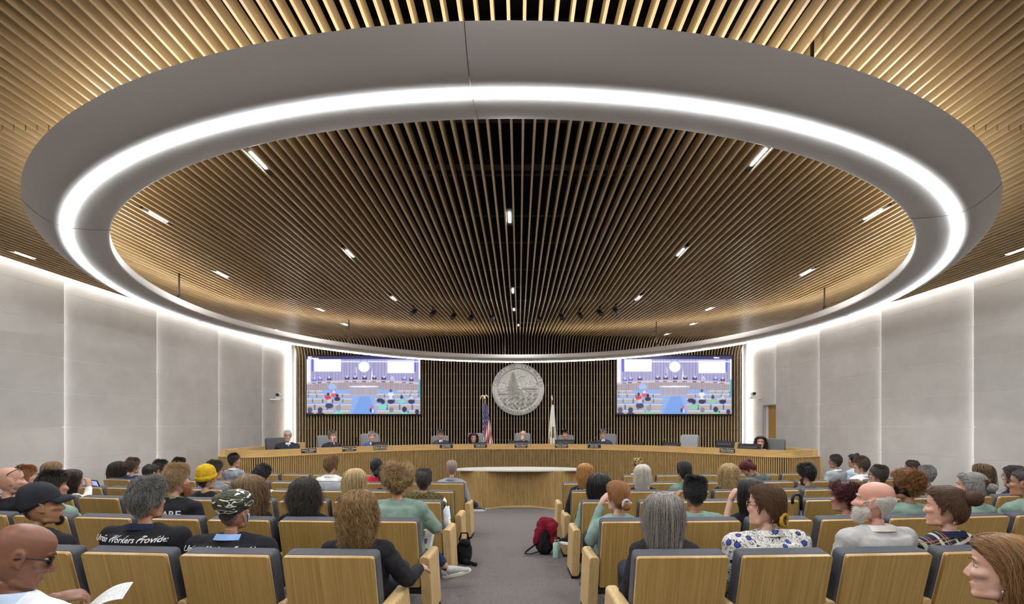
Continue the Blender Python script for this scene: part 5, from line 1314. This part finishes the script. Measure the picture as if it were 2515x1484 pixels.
# fourth row
ppl(130,1157,dr(3,130),52,'woman with straight light brown hair and glasses by left wall',skin='d0a48a',male=False,shirt='5a5552',hair=dict(st='long',L=.26,c1='6b5138',c2='a08158',jit=.05,under=.6,back=.6),glasses=dict(c='4b3a32'))
ppl(372,1164,dr(3,371),62,'man with close-cropped dark hair right of the wavy grey-haired man',skin='9c6e52',shirt='2b2b30',hair=dict(st='buzz',L=.014,c1='17120f',c2='2e2520'))
ppl(527,1157,dr(3,528),50,'man with glasses and grey jacket half hidden by the yellow beanie',skin='c6967c',shirt='77797c',hair=dict(st='short',L=.035,c1='2a211c',c2='4a3d33'),glasses=dict(c='3a3a3c'))
ppl(641,1170,dr(3,640),32,'person with short black hair and cream sweater bending forward',skin='c79a7c',shirt='d6cbb2',hair=dict(st='short',L=.06,c1='121113',c2='2c2729',lift=.3,nape=-.1),pitch=22,lean=.06)
ppl(947,1172,dr(3,945)+.1,0,'dark-haired person in black hidden behind the curly blond man',skin='b98a6a',shirt='1c1b1d',hair=dict(st='short',L=.05,c1='141315',c2='2a2628'))
ppl(1437,1164,dr(3,1437),2,'woman with strawberry blonde hair, glasses on head, black printed shirt',skin='cfa086',male=False,shirt='1f1e24',hair=dict(st='long',L=.205,c1='8d5f30',c2='cf9b58',wave=.006,wl=.12,jit=.08,under=.6,back=.3),glasses=dict(c='1a1a1c',up=True),text=[('WE ARE',.085,-.02,.03,0)])
ppl(1578,1167,dr(3,1577),4,'woman with a long platinum bob and black printed shirt',skin='cfa48c',male=False,shirt='1f1e24',hair=dict(st='long',L=.235,c1='a8a094',c2='e2dccf',wave=.003,jit=.06,under=.6,back=.3,pad=.016),text=[('WE SERVE',.085,-.03,.0,0)])
ppl(1680,1159,dr(3,1679),-22,'woman with dark hair in a low ponytail and green top',skin='b98c6e',male=False,shirt='67857a',hair=dict(st='pulled',bun=(0,-.10,-.05),c1='141315',c2='2b2729',br=0,tail=.24,tie='e2e2e2',tier=.016))
ppl(1790,1164,dr(3,1790),2,'woman with long wavy blonde hair and black top',skin='d0a588',male=False,shirt='1e1c1f',hair=dict(st='long',L=.36,c1='7d5f3c',c2='d3b883',wave=.011,wl=.075,curl=.004,jit=.08,under=.65,back=.3,pad=.012))
ppl(1981,1167,dr(3,1980),-48,'dark-haired bearded man in grey sweater looking down',skin='c39478',shirt='5b5854',collar='55524e',hair=dict(st='short',L=.055,c1='171416',c2='2d2829',lift=.9,jit=.3,wavy=.3),beard=dict(L=.012,c1='1d1817',c2='3a2f2a'),pitch=14)
ppl(2156,1169,dr(3,2155),-66,'man with brown hair and dark-framed glasses behind the bald white-bearded man',skin='c69780',shirt='3a3a42',hair=dict(st='short',L=.04,c1='2d2420',c2='5a4a3f',comb=-.3),glasses=dict(c='1c1c1e',r=.003),bulk=1.1)
ppl(2275,1168,dr(3,2272),-60,'grey-haired man in dark grey shirt behind the black headband',skin='b98a70',shirt='46464a',hair=dict(st='short',L=.03,c1='5a5856',c2='a3a09c'))
ppl(2410,1162,dr(3,2408),-52,'woman with long dark hair with lighter streaks, seated by right wall',skin='a87a5e',male=False,shirt='2f2f34',hair=dict(st='long',L=.34,c1='2a1e18',c2='8a6a48',wave=.006,wl=.14,jit=.08,under=.6,back=.5))
# fifth row
ppl(292,1153,dr(4,292),20,'woman with long dark brown hair by the left wall',skin='b98c70',male=False,shirt='2c2a30',hair=dict(st='long',L=.36,c1='2c1e18',c2='4d382c',wave=.004,under=.6,back=.5,side=-.15,jit=.07))
ppl(326,1146,dr(4,325)-.12,42,'man with short brown hair in a navy shirt by left wall',skin='c99a7e',shirt='2e3954',hair=dict(st='short',L=.035,c1='3a2b20',c2='6a5240'))
ppl(394,1152,dr(4,394),60,'dark-haired person behind the man with cropped dark hair',skin='a97b5e',shirt='3b3b40',hair=dict(st='short',L=.045,c1='1d1816',c2='3a302b'))
ppl(813,1144,dr(4,812),30,'young man in white shirt and black face mask',skin='d0a186',shirt='d9d8d5',collar='d9d8d5',hair=dict(st='short',L=.06,c1='5d452d',c2='a37f52',lift=1.2,comb=.5,jit=.4,wavy=.5),mask='1c1c1e')
ppl(924,1147,dr(4,923),-6,'woman with dark hair in low bun and red jacket',skin='b98b6e',male=False,shirt='b01f33',hair=dict(st='pulled',bun=(0,-.095,-.06),c1='17151a',c2='302b30',br=.048,boff=(0,-.02,-.03)))
ppl(1109,1151,dr(4,1109),-10,'man with thin grey hair and grey shirt beside the aisle',skin='b98a6c',shirt='8b8d94',collar='83858c',hair=dict(st='buzz',L=.006,c1='8a7a6c',c2='a89a8c',front=.06),glasses=dict(c='3a3a3c'))
ppl(1838,1152,dr(4,1840),-70,'woman with red bun in grey sweater bent over sideways',skin='c9977e',male=False,shirt='515a58',hair=dict(st='pulled',bun=(0,-.09,.07),c1='3d1416',c2='6e2a2a',br=.03),pitch=48,roll=-20,torso_dx=.16,torso_dy=-.02,sh_drop=.13)
ppl(2115,1144,dr(4,2114),-66,'man with brown hair and white shirt by right wall',skin='c49a80',shirt='dcdad6',collar='dcdad6',hair=dict(st='short',L=.045,c1='3a2c22',c2='66503f'),glasses=dict(c='3a3432'))
ppl(2240,1150,dr(4,2238),-60,'man with short dark hair by right wall behind headband woman',skin='a67a5f',shirt='3a3c42',hair=dict(st='buzz',L=.02,c1='1d1917',c2='453d38'))
ppl(440,1144,dr(5,440,-.40),68,'dark-haired man looking right with his hand near chin',skin='b98868',shirt='4a4a50',hair=dict(st='short',L=.04,c1='221a16',c2='43352b'))
# front row
ppl(576,1132,dr(5,575,.06),kf=.33,alpha=62,label='dark-haired man in light grey suit near the dais',skin='c08f74',shirt='85868b',collar='c8c9cd',hair=dict(st='short',L=.03,c1='1c1919',c2='37302d',comb=-.3))
ppl(1566,1143,dr(5,1566),4,'woman in a black and gold headscarf and cream top',skin='b98a6c',male=False,shirt='cdbfa6',hat=headscarf('17150f','b79a55'),hair=None)
ppl(2052,1135,dr(5,2051,.06),kf=.33,alpha=-62,label='man with glasses in light grey jacket by right wall',skin='a87a60',shirt='9b9fa2',collar='c9cbcd',hair=dict(st='short',L=.03,c1='241d1a',c2='43372f'),glasses=dict(c='1c1c1e',r=.003))
ppl(2098,1133,dr(5,2098,.06),kf=.33,alpha=-60,label='dark-haired woman with a top bun and pale blue shirt',skin='b98a70',male=False,shirt='bccbd8',hair=dict(st='pulled',bun=(0,-.04,.115),c1='171416',c2='2d2729',br=.03,boff=(0,-.01,.01)))

# ------------------------------------------------------------------ the council
def councillor(px,py,off_,label,alpha=180,bodyrel=None,**k):
    p,az=dais_face(px,off_); H=at(px,py,p[1]); wz=ZD-.06-H.z; ar={'R':((-.25,-.06,wz+.07),(-.12,-.34,wz)),'L':((.25,-.06,wz+.07),(.12,-.34,wz))}; ar.update(k.get('arms') or {}); k['arms']=ar
    b=math.degrees(math.atan2(-H.x,-(H.y-3)))
    return person(px,py,p[1],alpha,label,floor=.24,body=b if bodyrel is None else b+bodyrel,**k)
chin={'L':((.16,-.30,-.34),(.045,-.165,-.135),(0,.8,.2),(-.1,.1,1),1.2)}
councillor(706.5,1071.5,1.0,'white-haired man in glasses, dark suit, blue tie, leftmost at dais',172,skin='c99a80',shirt='2b2a33',suit=('d8dce6','7f93c4'),hair=dict(st='short',L=.02,c1='a9a6a2',c2='d3d0cb'),glasses=dict(c='1c1c1e',r=.003),bulk=1.12)
councillor(816,1072,1.0,'grey-haired man in dark suit resting chin on his hand, dais',140,skin='c49478',shirt='2d2e38',suit=('c9c6dc','5d4a7c'),hair=dict(st='short',L=.035,c1='5a5855',c2='8f8c88'),arms={'L':((.02,-.30,-.30),(.05,-.135,-.15),(0,.8,.2),(-.1,.1,1),1.2)})
councillor(913.5,1073,1.0,'grey-haired man in a bright blue suit at the dais',178,skin='d0a088',shirt='3c4f80',suit=('e2e2e6','1d1d24'),hair=dict(st='short',L=.035,c1='8a8885',c2='bcb9b4'))
councillor(1083,1068.5,1.0,'man in dark suit with purple tie looking down at dais',180,skin='c69678',shirt='3f4046',suit=('d3cfe2','6b3a8c'),hair=dict(st='short',L=.03,c1='4a4744',c2='75716c'),pitch=16)
councillor(1163,1076,1.0,'woman with long dark hair, glasses and burgundy jacket at dais',176,skin='cf9f84',male=False,shirt='3a1f2a',hair=dict(st='long',L=.42,c1='1f1514',c2='4a2f28',wave=.008,wl=.1,jit=.09,back=.9,front=.083,face=66,under=.8,pad=.014,dep=.10),glasses=dict(c='4a2f28',r=.0025),pitch=8)
councillor(1284.5,1069,1.0,'bald man in blue suit with chin on hand, under the seal',196,skin='d0a088',shirt='3d4560',suit=('dfe2ea',None),glasses=dict(c='8a6a5c'),arms={'R':((-.14,-.30,-.32),(-.035,-.15,-.14),(0,.8,.2),(.1,.1,1),1.2)},hair=dict(st='fringe',L=.01,c1='a39a90',c2='cfc8bf',bald=.02))
councillor(1388.5,1068.5,1.0,'dark-haired man in dark suit at dais by the state flag',190,skin='c08d6c',shirt='2e323c',suit=('e4e4e8','3c4260'),hair=dict(st='short',L=.035,c1='1b1717',c2='332b28'),roll=6)
councillor(1482,1067,1.0,'grey-haired man with glasses in dark blue suit, right of seal',186,skin='cf9f88',shirt='333a4e',suit=('d3dae8','4a5674'),hair=dict(st='short',L=.035,c1='5d5b58',c2='8f8b86'),glasses=dict(c='3a3a40'),pitch=12)
councillor(1868,1087,.95,'woman with dark curly hair, glasses and patterned top, right end',184,skin='cf9f84',male=False,shirtmat=print_mat('e0deda',None,40),hair=dict(st='long',L=.30,c1='171214',c2='3a2c2a',wave=.010,wl=.07,curl=.005,jit=.12,back=.9,front=.082,face=64,under=.8),glasses=dict(c='3a2a26'))
# ------------------------------------------------------------------ things on laps, on the floor and on chairs
def lines_page(c='f1f0ec'):
    m,nt,b=newmat('printed page'); tc=nt.nodes.new('ShaderNodeTexCoord'); sx=nt.nodes.new('ShaderNodeSeparateXYZ'); nt.links.new(tc.outputs['Object'],sx.inputs[0])
    ml=nt.nodes.new('ShaderNodeMath'); ml.operation='MULTIPLY'; ml.inputs[1].default_value=95; nt.links.new(sx.outputs[1],ml.inputs[0]); fr=nt.nodes.new('ShaderNodeMath'); fr.operation='FRACT'; nt.links.new(ml.outputs[0],fr.inputs[0])
    lt=nt.nodes.new('ShaderNodeMath'); lt.operation='LESS_THAN'; lt.inputs[1].default_value=.35; nt.links.new(fr.outputs[0],lt.inputs[0])
    nz=nt.nodes.new('ShaderNodeTexNoise'); nz.inputs['Scale'].default_value=160; nt.links.new(tc.outputs['Object'],nz.inputs['Vector']); gt=nt.nodes.new('ShaderNodeMath'); gt.operation='GREATER_THAN'; gt.inputs[1].default_value=.47; nt.links.new(nz.outputs['Fac'],gt.inputs[0])
    ab=nt.nodes.new('ShaderNodeMath'); ab.operation='ABSOLUTE'; nt.links.new(sx.outputs[0],ab.inputs[0]); l2=nt.nodes.new('ShaderNodeMath'); l2.operation='LESS_THAN'; l2.inputs[1].default_value=.085; nt.links.new(ab.outputs[0],l2.inputs[0])
    m1=nt.nodes.new('ShaderNodeMath'); m1.operation='MULTIPLY'; nt.links.new(lt.outputs[0],m1.inputs[0]); nt.links.new(gt.outputs[0],m1.inputs[1]); m2=nt.nodes.new('ShaderNodeMath'); m2.operation='MULTIPLY'; nt.links.new(m1.outputs[0],m2.inputs[0]); nt.links.new(l2.outputs[0],m2.inputs[1])
    mx=nt.nodes.new('ShaderNodeMix'); mx.data_type='RGBA'; nt.links.new(m2.outputs[0],mx.inputs['Factor']); mx.inputs[6].default_value=lin(c); mx.inputs[7].default_value=lin('8d8b8a'); nt.links.new(mx.outputs[2],b.inputs['Base Color']); b.inputs['Roughness'].default_value=.6; return m
PAGE=lines_page()
# stapled pages held by the man in the corner
a=at(200,1512,2.24)
t=thing('stapled_papers','open stapled printed pages held by the bald man, lower left','papers',a,R(-18))
t.rotation_euler=(R(14),R(4),R(-62))
for nm,sg,ln in (('page',1,.19),('page',-1,.17)):
    mb=MB(); rows=[]
    for j in range(13):
        v=j/12; rows.append([Vector(((u-.5)*.215, sg*v*ln*(1 if sg>0 else 1), .055*math.sin(v*2.2)*(1 if sg>0 else .5)+.004*sg)) for u in np.linspace(0,1,8)])
    mb.rings(rows,closed=False); o=mb.build(nm,PAGE,t,True); o.modifiers.new('t','SOLIDIFY').thickness=.003
# papers and tablet by the green-shirted man and the olive vest
a=at(1047,1318,4.28); t=thing('paper_bag','white printed paper bag on the lap of the curly blond man','bag',(a.x,a.y,a.z)); t.rotation_euler=(R(-12),R(8),R(-10))
mb=MB(); mb.rbox((-.055,-.02,-.10),(.055,.05,.06),.01); mb.build('bag',plain('e6e4e2',.6),t)
mb=MB(); mb.prism([(-.05,-.022),(-.01,-.022),(-.01,-.0215),(-.05,-.0215)],.0,.045); mb.build('red_print',plain('c8523f',.6),t); tm=text_mb('E',.05,bold=.003); mm=MB(); mm.add([Matrix.Translation((.01,-.0225,-.04))@ROTX@Vector(v) for v in tm.v],tm.f); mm.build('lettering',plain('4a4fa0',.6),t)
a=at(1092,1262,5.35); t=thing('tablet','tablet with lit blue screen held beside the aisle by the olive vest','tablet',a); t.rotation_euler=(R(-8),0,R(62))
mb=MB(); mb.rbox((-.11,0,-.085),(.11,.010,.085),.01); mb.build('case',DARK,t)
mb=MB(); mb.add([(-.1,-.001,-.075),(.1,-.001,-.075),(.1,-.001,.075),(-.1,-.001,.075)],[(0,1,2,3)]); mb.build('screen',emit('86a8e0',.8),t)
a=at(231,1196,dr(3,231,.12)); t=thing('laptop','open laptop with pale blue screen by left wall rows','laptop',a); t.rotation_euler=(R(20),0,R(-28))
mb=MB(); mb.rbox((-.16,0,-.10),(.16,.012,.10),.008); mb.build('lid',DARK,t); mb=MB(); mb.add([(-.15,-.001,-.09),(.15,-.001,-.09),(.15,-.001,.09),(-.15,-.001,.09)],[(0,1,2,3)]); mb.build('screen',emit('8d98d8',.7),t)
# the aisle, right: backpack with a red jacket, water bottle
gy=6.12; x=.33
t=thing('backpack','black backpack on the carpet by the right aisle seats','backpack',(x,gy+.12,zf(gy+.12)),R(8))
m=MB(); m.ell((0,0,.17),(.13,.10,.19)); m.ell((0,-.07,.11),(.10,.06,.10)); vox(m.build('bag',cloth('1b1b1e'),t,True),.012,3); folds(t.children[0],.02)
m=MB(); m.tube([(-.06,-.06,.05),(-.20,-.12,.03),(-.27,-.10,.035),(-.24,-.04,.05),(-.12,.0,.12)],.014,6,flat=.5); m.tube([(.02,-.1,.30),(-.03,-.14,.2),(-.06,-.11,.08)],.012,6,flat=.5); m.build('strap',cloth('17171a'),t,True)
jk=thing('red_jacket','dark red jacket heaped on the backpack by the right aisle seats','jacket',(x+.03,gy+.14,zf(gy)+.30),0)
m=MB(); m.ell((0,0,.06),(.14,.11,.10)); m.ell((-.09,-.05,-.02),(.07,.06,.10)); m.cap((-.1,-.06,.0),(-.15,-.08,-.14),.05,.035); m.cap((.06,-.08,.05),(.08,-.1,-.12),.06,.05)
o=vox(m.build('cloth',cloth('6e1526'),jk,True),.012,3); folds(o,.05)
b=at(1365,1366,6.02); t=thing('water_bottle','pale mint metal water bottle standing in the aisle beside backpack','bottle',(b.x,6.02,zf(6.02)))
m=MB(); m.lathe([(0,0),(.035,0),(.037,.006),(.037,.165),(.033,.182),(.018,.195),(.018,.20),(0,.20)],24); m.build('body',plain('a9d6c8',.35),t,True)
m=MB(); m.lathe([(0,.198),(.021,.198),(.021,.222),(.0,.224)],18); m.tube([(-.012,0,.222),(-.012,0,.245),(.012,0,.245),(.012,0,.222)],.005,6); m.build('cap',plain('8c8260',.4),t,True)
# left bag by the aisle
t=thing('black_bag','soft black bag on the floor beside the left aisle seats','bag',(-.66,5.78,zf(5.78)),R(-10))
m=MB(); m.ell((0,0,.13),(.10,.13,.15)); m.ell((.03,-.05,.25),(.07,.07,.05)); m.cap((.05,-.1,.04),(.18,-.13,.025),.03,.022); vox(m.build('bag',cloth('18181b'),t,True),.011,3); folds(t.children[0],.03)
m=MB(); m.tube([(-.05,-.02,.27),(-.02,-.03,.36),(.05,-.02,.36),(.07,0,.26)],.010,6); m.build('strap',cloth('141416'),t,True)
# strap of a bag under the nearest aisle seat
t=thing('tan_bag_strap','tan leather bag strap trailing on carpet at the lower aisle edge','strap',(-.62,3.55,zf(3.5)))
m=MB(); m.tube([(-.06,.25,.10),(.02,.22,.16),(.09,.10,.09),(.13,-.06,.012),(.10,-.22,.010),(.02,-.34,.012)],.010,6,flat=.45); m.tube([(-.06,.16,.02),(.0,.10,.05),(.04,.0,.02),(.0,-.1,.012),(-.08,-.2,.012)],.012,6,flat=.45); m.build('strap',plain('8f6a40',.6),t,True)
# umbrella hooked on a chair back in the third row
d=row_y(2,3.15)-.03; a=at(1957,1232,d); t=thing('umbrella','black crook-handled umbrella with blue shaft hung on a chair back','umbrella',a)
pts=[(-.045,0,-.02),(-.045,0,.03)]+[(-.0+.045*math.cos(q),0,.03+.045*math.sin(q)) for q in np.linspace(PI,0,9)]+[(.045,0,-.09)]
m=MB(); m.tube(pts,.016,8); m.build('handle',plain('17171a',.4),t,True); m=MB(); m.tube([(.045,0,-.08),(.045,0,-.30)],.009,8); m.build('shaft',plain('4d5fa8',.3),t,True)
m=MB(); m.tube([(.045,0,-.28),(.045,0,-.34),(.045,0,-.62),(.045,0,-.70)],[.012,.03,.022,.006],10); m.build('canopy',cloth('1b1d28'),t,True)
# jacket over the chair back behind the masked young man
d=row_y(4,-2.75); x=(805-CX)/FPX*d; t=thing('draped_jacket','grey jacket draped over chair back behind the masked young man','jacket',(x,d-.03,zf(d)+.78))
m=MB(); rows=[]
for z,y,w in ((-.22,-.045,.29),(-.10,-.03,.30),(.0,-.02,.30),(.055,.01,.28),(.07,.07,.27),(.05,.15,.27)): rows.append([Vector((u*w,y-.012*math.cos(u*9),z-.02*u*u)) for u in np.linspace(-1,1,17)])
m.rings(rows,closed=False); o=m.build('cloth',cloth('85878a'),t,True); o.modifiers.new('t','SOLIDIFY').thickness=.02; folds(o,.015)
# the green-shirted man's crossed leg and pale trainer out in the aisle; two more shoes
def trainer(mb_parent,loc,rz,rx,c1,c2,ry=0,s=1.0):
    M=Matrix.Translation(loc)@Matrix.Rotation(rz,4,'Z')@Matrix.Rotation(rx,4,'X')@Matrix.Rotation(ry,4,'Y')@Matrix.Scale(s,4)
    up=MB(); up.ell(M@Vector((0,-.075,.055)),(.040,.055,.050),M.to_3x3()); up.cap(M@Vector((0,-.04,.07)),M@Vector((0,.10,.035)),.044,.036); up.ell(M@Vector((0,.13,.032)),(.040,.055,.028),M.to_3x3())
    so=MB(); rows=[]
    for z,k in ((-.012,.9),(.0,1.0),(.022,1.0),(.028,.95)):
        rows.append([M@Vector((k*(.043+.006*math.sin(a))*math.cos(a),.03+k*.158*math.sin(a),z+.012*max(0,math.sin(a))**3)) for a in [2*PI*j/26 for j in range(26)]])
    so.rings(rows); return up,so
leg=None
for o in bpy.data.objects:
    if o.get('label','').startswith('curly blond-haired man'): leg=o
inv=leg.matrix_basis.inverted(); L=lambda v: inv@Vector(v)
JE=cloth('2b3a5c'); H0=Vector((leg.location.x,leg.location.y+.10,zf(4)+.53))
kn=Vector((-.92,4.62,.52)); an=Vector((-.735,4.83,.235)); toe=Vector((-.55,4.80,.17))
m=MB(); m.cap(L(H0+Vector((.09,0,0))),L(kn),.09,.066); m.cap(L(kn),L(an+Vector((-.04,-.02,.06))),.066,.056); m.cap(L(H0-Vector((.09,0,0))),L((-1.12,4.45,.53)),.09,.066); m.cap(L((-1.12,4.45,.53)),L((-1.10,4.48,.14)),.062,.046); m.ell(L(H0),(.19,.14,.10))
vox(m.build('trousers',JE,leg,True),.013,4)
m=MB(); m.cap(L(an+Vector((-.03,-.02,.05))),L(an+Vector((.01,0,-.01))),.036,.034); m.build('ankle',skinmat('cf9e80'),leg,True)
m=MB(); m.cap(L(an+Vector((.0,0,.0))),L(an+Vector((.035,.0,-.045))),.037,.036); m.build('sock',cloth('1d1d20'),leg,True)
dirx=(toe-an).normalized(); rz=math.atan2(-dirx.x,dirx.y)
up,so=trainer(None,L(an+Vector((.09,-.01,-.085))),rz-leg.rotation_euler.z,R(14),0,0,0,.98)
u=vox(up.build('trainer',cloth('b5b7b6'),leg,True),.007,3); so.build('sole',plain('e3dfd0',.6),u,True)
m=MB(); m.ell(L((-1.10,4.53,.10)),(.045,.06,.05)); m.cap(L((-1.10,4.55,.085)),L((-1.08,4.72,.07)),.042,.034); vox(m.build('trainer',cloth('b5b7b6'),leg,True),.010,3)
def loose_shoe(px,py,d,rz,label,c,who):
    a=at(px,py,d); root=None
    for o in bpy.data.objects:
        if o.get('label','').startswith(who): root=o
    iv=root.matrix_basis.inverted(); up,so=trainer(None,iv@a,rz-root.rotation_euler.z,R(-6),0,0,0,.95)
    m=MB(); u=vox(up.build('trainer',cloth(c),root,True),.009,3); so.build('sole',plain('e6e6e2',.5),u,True)
    hp=iv@Vector((root.location.x,root.location.y+.4,.55)); m=MB(); m.cap(hp,iv@(a+Vector((0,-.03,.10))),.07,.045); m.build('trouser_leg',cloth('33363c'),root,True)
loose_shoe(1168,1255,7.62,R(-62),'x','5a5b5e','man with thin grey hair')
loose_shoe(1399,1337,5.55,R(35),'x','1d1d20','woman with long straight black hair')
# ------------------------------------------------------------------ camera, colour management
cam=bpy.data.cameras.new('camera'); co=bpy.data.objects.new('camera',cam); COL.objects.link(co)
co.location=(0,0,EYE); co.rotation_euler=(PI/2,0,0)
cam.sensor_width=36; cam.lens=FPX/2515*36; cam.shift_x=-(CX-1257.5)/2515; cam.shift_y=(CY-742)/2515; cam.clip_start=.05
SC.camera=co
SC.view_settings.view_transform='Standard'; SC.view_settings.look='None'; SC.view_settings.gamma=1; SC.view_settings.use_curve_mapping=False
SC.view_settings.exposure=0.95
w=bpy.data.worlds.new('world'); SC.world=w; w.use_nodes=True; w.node_tree.nodes['Background'].inputs[0].default_value=(0,0,0,1); w.node_tree.nodes['Background'].inputs[1].default_value=0
cy=SC.cycles
cy.max_bounces=5; cy.diffuse_bounces=3; cy.glossy_bounces=2; cy.transmission_bounces=2; cy.caustics_reflective=False; cy.caustics_refractive=False
cy.sample_clamp_indirect=6; cy.use_adaptive_sampling=True; cy.adaptive_threshold=.04; cy.adaptive_min_samples=12; cy.use_denoising=True; cy.use_light_tree=True
